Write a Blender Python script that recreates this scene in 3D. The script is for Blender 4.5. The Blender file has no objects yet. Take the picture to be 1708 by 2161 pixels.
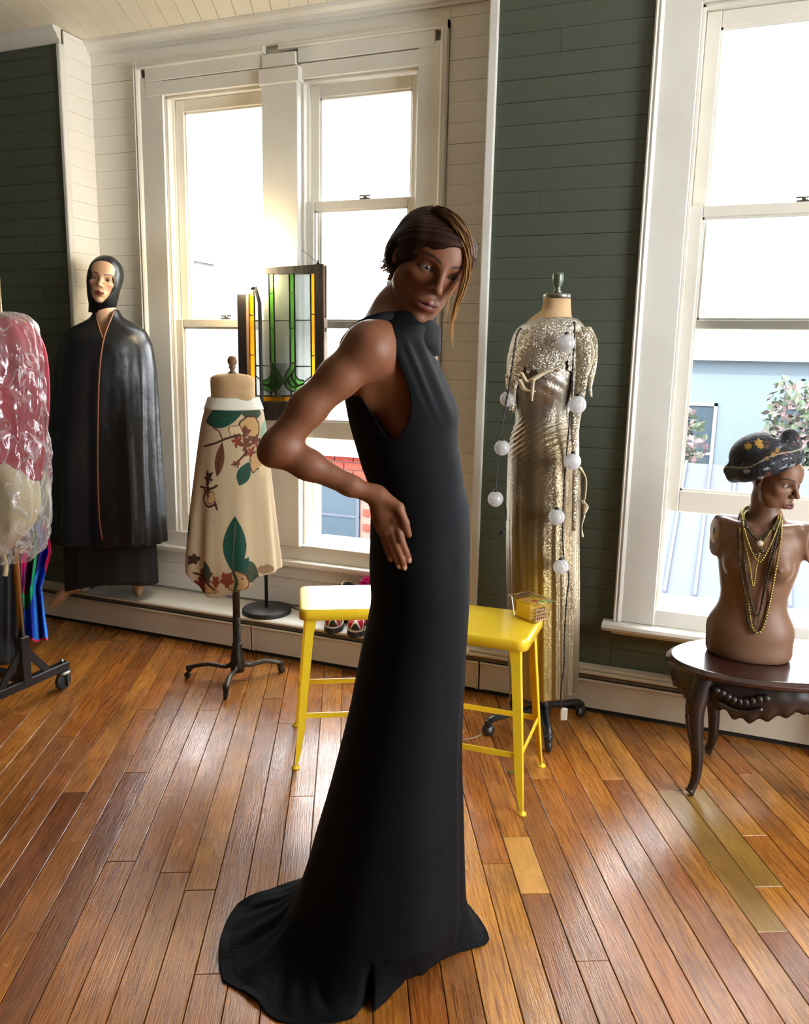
import bpy, bmesh, math, random
import numpy as np
from mathutils import Vector, Matrix, noise as mnoise
random.seed(7); np.random.seed(7)
scene = bpy.context.scene
COL = scene.collection

# ---------------------------------------------------------------- camera
F_PX, CX, CY, CAM_H = 1730.0, 854.0, 1080.5, 1.45
RM = np.array([[0.92859881, 0.08725579, -0.36068086],
               [0.37055004, -0.16585009, 0.91388534],
               [0.01992283, -0.98228314, -0.18634083]])
CAM = np.array([0.0, 0.0, CAM_H])
cd = bpy.data.cameras.new('camera'); cam = bpy.data.objects.new('camera', cd); COL.objects.link(cam)
cd.sensor_fit = 'HORIZONTAL'; cd.sensor_width = 36.0; cd.lens = F_PX / 1708.0 * 36.0
cd.clip_start = 0.05; cd.clip_end = 300
cam.matrix_world = Matrix(((RM[0,0], -RM[0,1], -RM[0,2], 0), (RM[1,0], -RM[1,1], -RM[1,2], 0),
                           (RM[2,0], -RM[2,1], -RM[2,2], CAM_H), (0, 0, 0, 1)))
scene.camera = cam

# ---------------------------------------------------------------- sky, sun, exposure
SKY, SUN, EXPO = 9.0, 5.0, 1.25
w = bpy.data.worlds.new('sky'); scene.world = w; w.use_nodes = True
bg = w.node_tree.nodes['Background']; bg.inputs[0].default_value = (0.93, 0.965, 1.0, 1); bg.inputs[1].default_value = SKY
sd = bpy.data.lights.new('sun', 'SUN'); sd.energy = SUN; sd.angle = 0.02; sd.color = (1.0, 0.95, 0.87)
so = bpy.data.objects.new('sun', sd); COL.objects.link(so); so.rotation_euler = (math.radians(48), 0, math.radians(-20))
vs = scene.view_settings
scene.display_settings.display_device = 'sRGB'
vs.view_transform = 'Standard'; vs.look = 'None'; vs.gamma = 1.0; vs.use_curve_mapping = False; vs.exposure = EXPO
cy = scene.cycles
cy.use_denoising = True; cy.max_bounces = 9; cy.diffuse_bounces = 6; cy.glossy_bounces = 4
cy.transmission_bounces = 6; cy.transparent_max_bounces = 16; cy.caustics_reflective = False; cy.caustics_refractive = False
cy.sample_clamp_indirect = 8.0
def portal(name, x0, x1, z0, z1, y):      # sampling portals in the window openings, they emit nothing
    ld = bpy.data.lights.new(name, 'AREA'); ld.shape = 'RECTANGLE'; ld.size = x1-x0; ld.size_y = z1-z0
    ld.cycles.is_portal = True
    o = bpy.data.objects.new(name, ld); COL.objects.link(o)
    o.location = ((x0+x1)/2, y, (z0+z1)/2); o.rotation_euler = (math.radians(-90), 0, 0)

# ---------------------------------------------------------------- measuring helpers
def ray(px, py): return RM @ np.array([px-CX, py-CY, F_PX])
def at_z(px, py, z=0.0):
    d = ray(px, py); return CAM + d*((z-CAM_H)/d[2])
def at_y(px, py, Y):
    d = ray(px, py); return CAM + d*(Y/d[1])
def at_plane(px, py, P0, nrm, dep=0.0):   # point of the sight line on the plane through P0 (+dep along nrm)
    d = ray(px, py); nrm = np.array(nrm); t = (np.dot(np.array(P0)-CAM, nrm)+dep)/np.dot(d, nrm); return CAM + d*t
def proj(P):
    c = (np.atleast_2d(P)-CAM) @ RM; return np.stack([CX+F_PX*c[:,0]/c[:,2], CY+F_PX*c[:,1]/c[:,2]], 1)
def lerp(a, b, t): return a+(b-a)*t
def smooth(a, b, x):
    t = np.clip((np.asarray(x, float)-a)/(b-a), 0, 1); return t*t*(3-2*t)

# ---------------------------------------------------------------- objects
def link(o, parent=None):
    COL.objects.link(o)
    if parent is not None: o.parent = parent
    return o
def tag(o, label=None, cat=None, group=None, kind=None):
    if label: o['label'] = label
    if cat: o['category'] = cat
    if group: o['group'] = group
    if kind: o['kind'] = kind
    return o
def empty(name, loc=(0,0,0), rotz=0.0, label=None, cat=None, group=None, kind=None, parent=None):
    o = bpy.data.objects.new(name, None); o.empty_display_size = 0.05
    link(o, parent); o.location = Vector(loc); o.rotation_euler = (0, 0, rotz)
    return tag(o, label, cat, group, kind)
def rotm(ax, ang): return np.array(Matrix.Rotation(ang, 3, ax))

class MB:
    """collects shapes (in the parent's own space) and links them as ONE mesh object"""
    def __init__(s): s.v = []; s.f = []; s.n = 0; s.sm = []
    def add(s, V, Fc, sm=False):
        V = np.asarray(V, float)
        s.v.append(V); s.f += [tuple(int(i)+s.n for i in f) for f in Fc]; s.sm += [sm]*len(Fc); s.n += len(V)
        return s
    def box(s, c, d, R=None, ch=0.0):
        d = np.array(d, float)/2; c = np.array(c, float)
        if ch <= 0:
            V = np.array([[x, y, z] for x in (-1,1) for y in (-1,1) for z in (-1,1)])*d
            Fc = [(0,1,3,2),(4,6,7,5),(0,4,5,1),(2,3,7,6),(0,2,6,4),(1,5,7,3)]
        else:
            bm = bmesh.new(); bmesh.ops.create_cube(bm, size=1.0)
            for v in bm.verts: v.co = Vector((v.co.x*2*d[0], v.co.y*2*d[1], v.co.z*2*d[2]))
            bmesh.ops.bevel(bm, geom=list(bm.edges), offset=ch, segments=2 if ch > 0.004 else 1, affect='EDGES', profile=0.5)
            bm.verts.index_update()
            V = np.array([v.co[:] for v in bm.verts]); Fc = [[v.index for v in f.verts] for f in bm.faces]; bm.free()
        if R is not None: V = V @ np.array(R).T
        return s.add(V+c, Fc)
    def bx(s, a, b, ch=0.0):
        a = np.array(a, float); b = np.array(b, float); return s.box((a+b)/2, np.abs(b-a), None, ch)
    def bar(s, p0, p1, wd, ht, up=(0,0,1), ch=0.0):
        p0 = np.array(p0, float); p1 = np.array(p1, float); x = p1-p0; L = np.linalg.norm(x); x /= L
        y = np.cross(up, x); y /= np.linalg.norm(y); z = np.cross(x, y)
        return s.box((p0+p1)/2, (L, wd, ht), np.stack([x, y, z], 1), ch)
    def tube(s, P, r, n=10, cap=True, closed=False, sm=True, flat=None):
        P = np.asarray(P, float); m = len(P); r = np.broadcast_to(np.asarray(r, float), (m,))
        if closed: T = np.roll(P, -1, 0)-np.roll(P, 1, 0)
        else:
            T = np.gradient(P, axis=0)
        T /= np.linalg.norm(T, axis=1)[:,None]+1e-12
        a = np.array([0,0,1.0]) if abs(T[0,2]) < 0.9 else np.array([1.0,0,0])
        u = a-T[0]*a.dot(T[0]); u /= np.linalg.norm(u); V = []
        ang = np.arange(n)/n*2*np.pi
        for i in range(m):
            u = u-T[i]*u.dot(T[i]); u /= np.linalg.norm(u)+1e-12; b = np.cross(T[i], u)
            k = 1.0 if flat is None else flat
            V.append(P[i]+r[i]*(np.cos(ang)[:,None]*u*k+np.sin(ang)[:,None]*b))
        V = np.concatenate(V); Fc = []
        for i in range(m if closed else m-1):
            j = (i+1) % m
            for k in range(n): Fc.append((i*n+k, i*n+(k+1)%n, j*n+(k+1)%n, j*n+k))
        if cap and not closed: Fc += [tuple(range(n))[::-1], tuple((m-1)*n+k for k in range(n))]
        return s.add(V, Fc, sm)
    def lathe(s, prof, c=(0,0,0), n=28, R=None, sx=1.0, sy=1.0, cap=True, sm=True):
        prof = np.asarray(prof, float); ang = np.arange(n)/n*2*np.pi
        V = np.concatenate([np.stack([p[0]*np.cos(ang)*sx, p[0]*np.sin(ang)*sy, np.full(n, p[1])], 1) for p in prof])
        if R is not None: V = V @ np.array(R).T
        m = len(prof); Fc = []
        for i in range(m-1):
            for k in range(n): Fc.append((i*n+k, i*n+(k+1)%n, (i+1)*n+(k+1)%n, (i+1)*n+k))
        if cap: Fc += [tuple(range(n))[::-1], tuple((m-1)*n+k for k in range(n))]
        return s.add(V+np.array(c, float), Fc, sm)
    def ball(s, c, r, n=14, R=None):
        t = np.linspace(-np.pi/2, np.pi/2, max(6, n//2+1)); rr = np.broadcast_to(np.array(r, float), (3,))
        ang = np.arange(n)/n*2*np.pi
        V = np.concatenate([np.stack([np.cos(a)*np.cos(ang)*rr[0], np.cos(a)*np.sin(ang)*rr[1], np.full(n, np.sin(a)*rr[2])], 1) for a in t[1:-1]]+[np.array([[0,0,-rr[2]],[0,0,rr[2]]])])
        if R is not None: V = V @ np.array(R).T
        m = len(t)-2; Fc = []
        for i in range(m-1):
            for k in range(n): Fc.append((i*n+k, i*n+(k+1)%n, (i+1)*n+(k+1)%n, (i+1)*n+k))
        for k in range(n):
            Fc.append((m*n, (k+1)%n, k)); Fc.append((m*n+1, (m-1)*n+k, (m-1)*n+(k+1)%n))
        return s.add(V+np.array(c, float), Fc, True)
    def prism(s, poly, z0, z1, M=None, sm=False):      # polygon in local xy, extruded in local z, M = 4x4 to place
        p = np.asarray(poly, float); n = len(p)
        V = np.concatenate([np.c_[p, np.full(n, z0)], np.c_[p, np.full(n, z1)]])
        if M is not None: M = np.array(M); V = V @ M[:3,:3].T + M[:3,3]
        Fc = [tuple(range(n))[::-1], tuple(range(n, 2*n))]+[(i, (i+1)%n, n+(i+1)%n, n+i) for i in range(n)]
        return s.add(V, Fc, sm)
    def sweep(s, prof, P0, P1, out, up=(0,0,1)):       # profile (out, up) swept from P0 to P1
        P0 = np.array(P0, float); P1 = np.array(P1, float); out = np.array(out, float); up = np.array(up, float)
        pr = np.asarray(prof, float); n = len(pr)
        a = pr[:,:1]*out+pr[:,1:]*up
        V = np.concatenate([P0+a, P1+a])
        Fc = [(i, (i+1)%n, n+(i+1)%n, n+i) for i in range(n)]+[tuple(range(n))[::-1], tuple(range(n, 2*n))]
        return s.add(V, Fc)
    def grid(s, G, closed_u=False, sm=True, keep=None):    # G[i,j,3]
        G = np.asarray(G, float); a, b = G.shape[:2]; Fc = []
        for i in range(a-1):
            for j in range(b if closed_u else b-1):
                j2 = (j+1) % b
                if keep is not None and not (keep[i,j] and keep[i+1,j] and keep[i,j2] and keep[i+1,j2]): continue
                Fc.append((i*b+j, i*b+j2, (i+1)*b+j2, (i+1)*b+j))
        return s.add(G.reshape(-1,3), Fc, sm)
    def build(s, name, mat, parent=None, loc=None, rot=None, kind=None, label=None, fix=True, solid=0.0, sub=0, col=None):
        me = bpy.data.meshes.new(name); V = np.concatenate(s.v); me.from_pydata(V.tolist(), [], s.f); me.update()
        me.polygons.foreach_set('use_smooth', s.sm)
        if col is not None:
            ca = me.color_attributes.new('tint', 'FLOAT_COLOR', 'POINT')
            ca.data.foreach_set('color', np.c_[col, np.ones(len(col))].astype(np.float32).ravel())
        if fix:
            bm = bmesh.new(); bm.from_mesh(me); bmesh.ops.recalc_face_normals(bm, faces=bm.faces); bm.to_mesh(me); bm.free()
        if mat is not None: me.materials.append(mat)
        o = bpy.data.objects.new(name, me); link(o, parent)
        if loc is not None: o.location = Vector(loc)
        if rot is not None: o.rotation_euler = rot
        if solid:
            m = o.modifiers.new('thick', 'SOLIDIFY'); m.thickness = solid; m.offset = 0
        if sub:
            m = o.modifiers.new('sub', 'SUBSURF'); m.levels = sub; m.render_levels = sub
        if kind: o['kind'] = kind
        if label: o['label'] = label
        return o
def dup(o, parent=None, loc=None, rotz=None):          # a thing with copies of its parts and sub-parts
    c = o.copy(); COL.objects.link(c)
    if parent is not None: c.parent = parent
    if loc is not None: c.location = Vector(loc)
    if rotz is not None: c.rotation_euler = (0, 0, rotz)
    for ch in list(o.children): dup(ch, c)
    return c
def spline(pts, n=40, closed=False):                   # Catmull-Rom through points
    P = np.asarray(pts, float); m = len(P)
    if closed: Q = np.concatenate([P[-1:], P, P[:2]]); k = m
    else: Q = np.concatenate([2*P[:1]-P[1:2], P, 2*P[-1:]-P[-2:-1]]); k = m-1
    t = np.linspace(0, k, n, endpoint=not closed); i = np.minimum(t.astype(int), k-1); f = (t-i)[:,None]
    a, b, c, d = Q[i], Q[i+1], Q[i+2], Q[i+3]
    return 0.5*(2*b+(c-a)*f+(2*a-5*b+4*c-d)*f*f+(3*b-a-3*c+d)*f**3)

# ---------------------------------------------------------------- materials
def srgb(h):
    c = [int(h[i:i+2], 16)/255 for i in (0, 2, 4)]
    return tuple(x/12.92 if x <= 0.04045 else ((x+0.055)/1.055)**2.4 for x in c)
def nd(nt, kind, **kw):
    n = nt.nodes.new(kind)
    for k, v in kw.items():
        if k.startswith('i_'): n.inputs[int(k[2:]) if k[2:].isdigit() else k[2:].replace('_', ' ')].default_value = v
        else: setattr(n, k, v)
    return n
def M(name, col, rough=0.5, metal=0.0, spec=0.5, var=None, bump=None, stretch=(1,1,1), sheen=0.0, coat=0.0, trans=0.0, sss=0.0, attr=False, emit=None, rvar=0.0):
    """var = (second colour, noise scale, contrast lo, hi); bump = (scale, strength)"""
    m = bpy.data.materials.new(name); m.use_nodes = True; nt = m.node_tree; b = nt.nodes['Principled BSDF']
    L = nt.links.new
    b.inputs['Base Color'].default_value = (*col, 1); b.inputs['Roughness'].default_value = rough
    b.inputs['Metallic'].default_value = metal; b.inputs['Specular IOR Level'].default_value = spec
    b.inputs['Sheen Weight'].default_value = sheen; b.inputs['Coat Weight'].default_value = coat
    b.inputs['Coat Roughness'].default_value = 0.12
    b.inputs['Transmission Weight'].default_value = trans
    if sss: b.inputs['Subsurface Weight'].default_value = sss; b.inputs['Subsurface Radius'].default_value = (0.012, 0.005, 0.003)
    if emit: b.inputs['Emission Color'].default_value = (*emit[0], 1); b.inputs['Emission Strength'].default_value = emit[1]
    if var or bump or rvar:
        tc = nd(nt, 'ShaderNodeTexCoord'); mp = nd(nt, 'ShaderNodeMapping'); mp.inputs['Scale'].default_value = stretch
        L(tc.outputs['Object'], mp.inputs[0])
    src = None
    if attr:
        a = nd(nt, 'ShaderNodeAttribute', attribute_name='tint'); src = a.outputs['Color']
    if var:
        nz = nd(nt, 'ShaderNodeTexNoise'); nz.inputs['Scale'].default_value = var[1]; nz.inputs['Detail'].default_value = 6
        L(mp.outputs[0], nz.inputs['Vector'])
        rmp = nd(nt, 'ShaderNodeMapRange'); rmp.inputs[1].default_value = var[2]; rmp.inputs[2].default_value = var[3]
        L(nz.outputs[0], rmp.inputs[0])
        mx = nd(nt, 'ShaderNodeMix', data_type='RGBA'); mx.inputs[6].default_value = (*col, 1); mx.inputs[7].default_value = (*var[0], 1)
        if src is not None: L(src, mx.inputs[6])
        L(rmp.outputs[0], mx.inputs[0]); src = mx.outputs[2]
        if rvar:
            rr = nd(nt, 'ShaderNodeMapRange'); rr.inputs[3].default_value = rough; rr.inputs[4].default_value = rough+rvar
            L(nz.outputs[0], rr.inputs[0]); L(rr.outputs[0], b.inputs['Roughness'])
    if src is not None: L(src, b.inputs['Base Color'])
    if bump:
        n2 = nd(nt, 'ShaderNodeTexNoise'); n2.inputs['Scale'].default_value = bump[0]; n2.inputs['Detail'].default_value = 5
        L(mp.outputs[0], n2.inputs['Vector'])
        bp = nd(nt, 'ShaderNodeBump'); bp.inputs['Strength'].default_value = bump[1]; bp.inputs['Distance'].default_value = 0.01
        L(n2.outputs[0], bp.inputs['Height']); L(bp.outputs[0], b.inputs['Normal'])
    return m
def glass(name, tint=(1,1,1), refl=0.06, rough=0.02):
    m = bpy.data.materials.new(name); m.use_nodes = True; nt = m.node_tree; nt.nodes.remove(nt.nodes['Principled BSDF'])
    out = nt.nodes['Material Output']; t = nd(nt, 'ShaderNodeBsdfTransparent'); t.inputs[0].default_value = (*tint, 1)
    g = nd(nt, 'ShaderNodeBsdfGlossy'); g.inputs['Roughness'].default_value = rough
    fr = nd(nt, 'ShaderNodeFresnel'); fr.inputs[0].default_value = 1.45
    mu = nd(nt, 'ShaderNodeMath', operation='MULTIPLY_ADD'); mu.inputs[1].default_value = 0.6; mu.inputs[2].default_value = refl
    mx = nd(nt, 'ShaderNodeMixShader'); L = nt.links.new
    L(fr.outputs[0], mu.inputs[0]); L(mu.outputs[0], mx.inputs[0]); L(t.outputs[0], mx.inputs[1]); L(g.outputs[0], mx.inputs[2]); L(mx.outputs[0], out.inputs[0])
    return m
def plank_mat(name, cols, rough, grain=1.0):
    """old varnished boards: a tone per board, long grain, worn and stained patches, pale scuffs"""
    m = bpy.data.materials.new(name); m.use_nodes = True; nt = m.node_tree; b = nt.nodes['Principled BSDF']; L = nt.links.new
    oi = nd(nt, 'ShaderNodeObjectInfo'); tc = nd(nt, 'ShaderNodeTexCoord')
    off = nd(nt, 'ShaderNodeVectorMath', operation='SCALE'); off.inputs['Scale'].default_value = 37.0
    cmb = nd(nt, 'ShaderNodeCombineXYZ'); L(oi.outputs['Random'], cmb.inputs[0]); L(oi.outputs['Random'], cmb.inputs[1]); L(cmb.outputs[0], off.inputs[0])
    ad = nd(nt, 'ShaderNodeVectorMath', operation='ADD'); L(tc.outputs['Object'], ad.inputs[0]); L(off.outputs[0], ad.inputs[1])
    tone = nd(nt, 'ShaderNodeValToRGB'); el = tone.color_ramp.elements
    el[0].color = (*cols[0], 1); el[1].color = (*cols[-1], 1)
    for i, c in enumerate(cols[1:-1]): e = el.new((i+1)/(len(cols)-1)); e.color = (*c, 1)
    L(oi.outputs['Random'], tone.inputs[0])
    def noise_at(scale, sc, detail=6, dist=0.0):
        mp = nd(nt, 'ShaderNodeMapping'); mp.inputs['Scale'].default_value = sc; L(ad.outputs[0], mp.inputs[0])
        n = nd(nt, 'ShaderNodeTexNoise'); n.inputs['Scale'].default_value = scale; n.inputs['Detail'].default_value = detail; n.inputs['Distortion'].default_value = dist
        L(mp.outputs[0], n.inputs['Vector']); return n.outputs[0]
    def mixin(a, fac_src, lo, hi, col, mode='MIX', amt=1.0):
        r = nd(nt, 'ShaderNodeMapRange'); r.inputs[1].default_value = lo; r.inputs[2].default_value = hi; r.inputs[4].default_value = amt; L(fac_src, r.inputs[0])
        mx = nd(nt, 'ShaderNodeMix', data_type='RGBA', blend_type=mode); L(r.outputs[0], mx.inputs[0]); L(a, mx.inputs[6]); mx.inputs[7].default_value = (*col, 1)
        return mx.outputs[2]
    g1 = noise_at(6.0, (0.9, 26, 26), 8, 1.2); g2 = noise_at(30.0, (0.6, 16, 16), 4, 0.3)
    st = noise_at(2.6, (1.0, 3.0, 1.0), 8, 0.8); sp = noise_at(55.0, (0.12, 2.2, 1.0), 5, 0.2); sc2 = noise_at(3.2, (1, 2, 1), 3)
    c = mixin(tone.outputs[0], g1, 0.42, 0.72, (0.34, 0.20, 0.10), 'MULTIPLY', 0.95*grain)
    c = mixin(c, g2, 0.50, 0.70, (0.50, 0.33, 0.20), 'MULTIPLY', 0.8*grain)
    c = mixin(c, st, 0.42, 0.86, (0.13, 0.052, 0.02), 'MIX', 0.85)
    c = mixin(c, sp, 0.66, 0.78, (0.62, 0.52, 0.40), 'MIX', 0.14)
    L(c, b.inputs['Base Color'])
    r = nd(nt, 'ShaderNodeMapRange'); r.inputs[1].default_value = 0.35; r.inputs[2].default_value = 0.75; r.inputs[3].default_value = rough; r.inputs[4].default_value = rough+0.22
    L(sc2, r.inputs[0]); L(r.outputs[0], b.inputs['Roughness'])
    b.inputs['Coat Weight'].default_value = 0.35; b.inputs['Coat Roughness'].default_value = 0.16
    h = nd(nt, 'ShaderNodeMath', operation='ADD'); L(g1, h.inputs[0]); L(g2, h.inputs[1])
    bp = nd(nt, 'ShaderNodeBump'); bp.inputs['Strength'].default_value = 0.22; bp.inputs['Distance'].default_value = 0.004
    L(h.outputs[0], bp.inputs['Height']); L(bp.outputs[0], b.inputs['Normal']); L(bp.outputs[0], b.inputs['Coat Normal'])
    return m
MT = {}
MT['white'] = M('white paint', srgb('e2e1d9'), 0.42, var=(srgb('d0ccc0'), 2.2, 0.45, 0.75), bump=(18, 0.12), stretch=(1,1,1))
MT['white_board'] = M('white board paint', srgb('ebe8df'), 0.5, var=(srgb('d8d3c6'), 1.7, 0.42, 0.75), bump=(14, 0.2), stretch=(0.4,1,1))
MT['sash'] = M('sash paint', srgb('e0dcd0'), 0.35, var=(srgb('d2cabb'), 3, 0.5, 0.8))
MT['green'] = M('green board paint', srgb('4e5548'), 0.45, var=(srgb('41483c'), 1.4, 0.4, 0.75), bump=(12, 0.2), stretch=(0.4,1,1))
MT['ceiling'] = M('ceiling paint', srgb('e3dfd0'), 0.5, var=(srgb('d6d0bd'), 2, 0.5, 0.8), bump=(12, 0.15))
MT['plain'] = M('room wall paint', srgb('767a70'), 0.7)
MT['dark'] = M('dark gap', (0.012, 0.01, 0.009), 0.8)
MT['floor_base'] = M('floor base wood', srgb('7a4c27'), 0.5)
MT['plank'] = plank_mat('floor plank varnish', [srgb('a05c24'), srgb('c68233'), srgb('b46c2a'), srgb('dc9a40'), srgb('a8622a'), srgb('cc8c3a'), srgb('8f5222'), srgb('d49643')], 0.17)
MT['patch'] = plank_mat('patch board varnish', [srgb('d59a45'), srgb('d59a45')], 0.30, 0.25)
MT['oak'] = plank_mat('new board varnish', [srgb('a8823c'), srgb('b08a42')], 0.22, 0.6)
MT['pane'] = glass('window glass')
MT['heater'] = M('heater enamel', srgb('cfc4ae'), 0.4, var=(srgb('b8ab93'), 3, 0.5, 0.8))
MT['fins'] = M('heater fins', srgb('6b6355'), 0.45, metal=0.6)
MT['metal'] = M('dull steel', srgb('8d8d88'), 0.35, metal=1.0)
# ================================================================ THE SETTING
YG, YA, ZC = 3.35, 3.55, 2.957          # green wall plane, alcove plane, ceiling
XL, XR = -3.15, -0.975                  # alcove sides
W1 = (-2.70, -2.134); W2 = (-1.946, -1.374); WZ = (0.51, 2.67)
W3 = (-0.221, 0.53); W3Z = (0.46, 2.70)
portal('portal', W1[0], W1[1], WZ[0], WZ[1], YA+0.30); portal('portal', W2[0], W2[1], WZ[0], WZ[1], YA+0.30); portal('portal', W3[0], W3[1], W3Z[0], W3Z[1], YG+0.40)
# --- floor and its boards
UD = np.array([-0.432, 0.902]); UD /= np.linalg.norm(UD); ND = np.array([UD[1], -UD[0]]); UANG = math.atan2(UD[1], UD[0])
floor = MB().bx((-5.2, -2.7, -0.14), (2.7, 3.6, -0.02)).build('floor', MT['floor_base'], kind='structure')
PIT, S0 = 0.0838, 0.4835
def plank(k, u0, u1, mat, dz=0.0, lab=None):
    n0 = S0+PIT*k+0.0011; n1 = S0+PIT*(k+1)-0.0011
    def corner(u, n): return UD*u+ND*n
    lim = 3.30
    pts = []
    for (u, n, top) in ((u0, n0, 0), (u0, n1, 0), (u1, n1, 1), (u1, n0, 1)):
        if top:
            um = (lim-ND[1]*n)/UD[1]; u = min(u, um)
        pts.append((u, n))
    if pts[2][0]-u0 < 0.03 or pts[3][0]-u0 < 0.03: return None
    c = np.array([(u0+pts[2][0])/2, (n0+n1)/2]); b = MB()
    loc = [(p[0]-c[0], -(p[1]-c[1])) for p in pts]        # local x along the board
    q = np.array(loc); top = 0.0; ch = 0.0012
    ins = q*np.array([1-2*ch/max(0.1, np.ptp(q[:,0])), 1-2*ch/np.ptp(q[:,1])])
    V = np.concatenate([np.c_[q, np.full(4, -0.018)], np.c_[q, np.full(4, top-ch)], np.c_[ins, np.full(4, top)]])
    Fc = [(0,1,2,3), (8,9,10,11)]+[(i, (i+1)%4, 4+(i+1)%4, 4+i) for i in range(4)]+[(4+i, 4+(i+1)%4, 8+(i+1)%4, 8+i) for i in range(4)]
    b.add(V, Fc); P = UD*c[0]+ND*c[1]
    return b.build('floor_plank', mat, floor, (P[0], P[1], dz), (0, 0, UANG), label=lab)
rp = random.Random(3)
fixed = {0: [1.997, 2.267], 1: [1.737, 3.05], 2:[1.20, 2.62], 7: [1.82, 2.524], 8: [2.002, 2.524], 9: [2.25], -7:[1.98], -8:[2.02,2.53], -3: [2.53]}
for k in range(-32, 16):
    cuts = list(fixed.get(k, []))
    if not cuts:
        u = 0.2+rp.random()*1.4
        while u < 5.5: cuts.append(u); u += 0.9+rp.random()*1.6
    cuts = [-0.4]+sorted(cuts)+[6.0]
    for a, b_ in zip(cuts[:-1], cuts[1:]):
        mid = UD*((a+min(b_, 4.2))/2)+ND*(S0+PIT*(k+.5))
        if b_ < 0.6 or a > 5.2 : continue
        ext = [UD*uu+ND*(S0+PIT*(k+.5)) for uu in np.linspace(max(a, .9), min(b_, 5.2), 12)]
        if not any(-3.75 < p[0] < 1.1 and 0.85 < p[1] < 3.3 for p in ext): continue
        mat, lab, dz = MT['plank'], None, (rp.random()-.5)*0.0007
        if k == 0 and a == 1.997: mat, lab, dz = MT['patch'], 'short pale yellow patch board', 0.0015
        if k == 7 and a == 1.82: mat, lab = MT['oak'], 'newer golden oak board'
        if k == 8 and a == 2.002: mat = MT['oak']
        plank(k, max(a, 0.3)+0.0008, b_-0.0008, mat, dz, lab)
# --- ceiling and its boards
ceil = MB().bx((-5.2, -2.7, ZC+0.015), (2.7, 3.7, ZC+0.12)).build('ceiling', MT['ceiling'], kind='structure')
for k in range(-44, 0):
    n0 = S0+PIT*k+0.0007; n1 = S0+PIT*(k+1)-0.0007
    nm = (n0+n1)/2; um = (YA+0.02-ND[1]*nm)/UD[1]; u0 = um-2.3
    mid = UD*(um-0.3)+ND*nm
    if not (-3.9 < mid[0] < -0.6): continue
    c = np.array([(u0+um)/2, nm]); q = [(u0-c[0], (n1-n0)/2), (u0-c[0], -(n1-n0)/2), ((YA+0.02-ND[1]*n1)/UD[1]-c[0], -(n1-n0)/2), ((YA+0.02-ND[1]*n0)/UD[1]-c[0], (n1-n0)/2)]
    q = np.array(q); ins = q*np.array([1, 0.975]); V = np.concatenate([np.c_[q, np.full(4, 0.016)], np.c_[q, np.full(4, 0.003)], np.c_[ins, np.zeros(4)]])
    Fc = [(0,1,2,3), (8,9,10,11)]+[(i, (i+1)%4, 4+(i+1)%4, 4+i) for i in range(4)]+[(4+i, 4+(i+1)%4, 8+(i+1)%4, 8+i) for i in range(4)]
    P = UD*c[0]+ND*c[1]
    MB().add(V, Fc).build('ceiling_board', MT['ceiling'], ceil, (P[0], P[1], ZC), (0, 0, UANG))
# --- the walls nobody sees and the cores of the window wall
MB().bx((-5.2, -2.7, -0.1), (-5.05, 3.6, 3.05)).build('wall_left', MT['plain'], kind='structure')
MB().bx((2.55, -2.7, -0.1), (2.7, 0.9, 3.05)).bx((2.55, 2.4, -0.1), (2.7, 3.6, 3.05)).bx((2.55, 0.9, -0.1), (2.7, 2.4, 0.5)).bx((2.55, 0.9, 2.65), (2.7, 2.4, 3.05)).build('wall_right', MT['plain'], kind='structure')  # out-of-view opening added in this wall to let in more side light
MB().bx((-5.2, -2.7, -0.1), (2.7, -2.55, 3.05)).build('wall_back', MT['plain'], kind='structure')
T = 0.02                                 # board thickness in front of the core
ga = MB().bx((-5.2, YG+T, -0.1), (XL, YG+0.25, 3.05)).build('wall_front_left', MT['green'], kind='structure')
wa = MB()
E_ = 0.015
wa.bx((XL-0.1, YA+T, -0.1), (W1[0]-E_, YA+0.2, 3.05)).bx((W1[1]+E_, YA+T, -0.1), (W2[0]-E_, YA+0.2, 3.05)).bx((W2[1]+E_, YA+T, -0.1), (XR+0.1, YA+0.2, 3.05))
for a in (W1, W2): wa.bx((a[0]-E_, YA+T, -0.1), (a[1]+E_, YA+0.2, WZ[0]-E_)).bx((a[0]-E_, YA+T, WZ[1]+E_-0.002), (a[1]+E_, YA+0.2, 3.05))
wa.bx((XL-0.15, YG+T, -0.1), (XL-0.012, YA+0.05, 3.05)).bx((XR, YG+0.03, -0.1), (XR+0.15, YA+0.05, 3.05))
wa = wa.build('wall_alcove', MT['white_board'], kind='structure')
gb = MB().bx((XR, YG+T, -0.1), (W3[0]-E_, YG+0.25, 3.05)).bx((W3[1]+E_, YG+T, -0.1), (2.7, YG+0.25, 3.05))
gb.bx((W3[0]-E_, YG+T, -0.1), (W3[1]+E_, YG+0.25, W3Z[0]-E_)).bx((W3[0]-E_, YG+T, W3Z[1]+E_-0.002), (W3[1]+E_, YG+0.25, 3.05))
gb = gb.build('wall_front_right', MT['green'], kind='structure')
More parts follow.
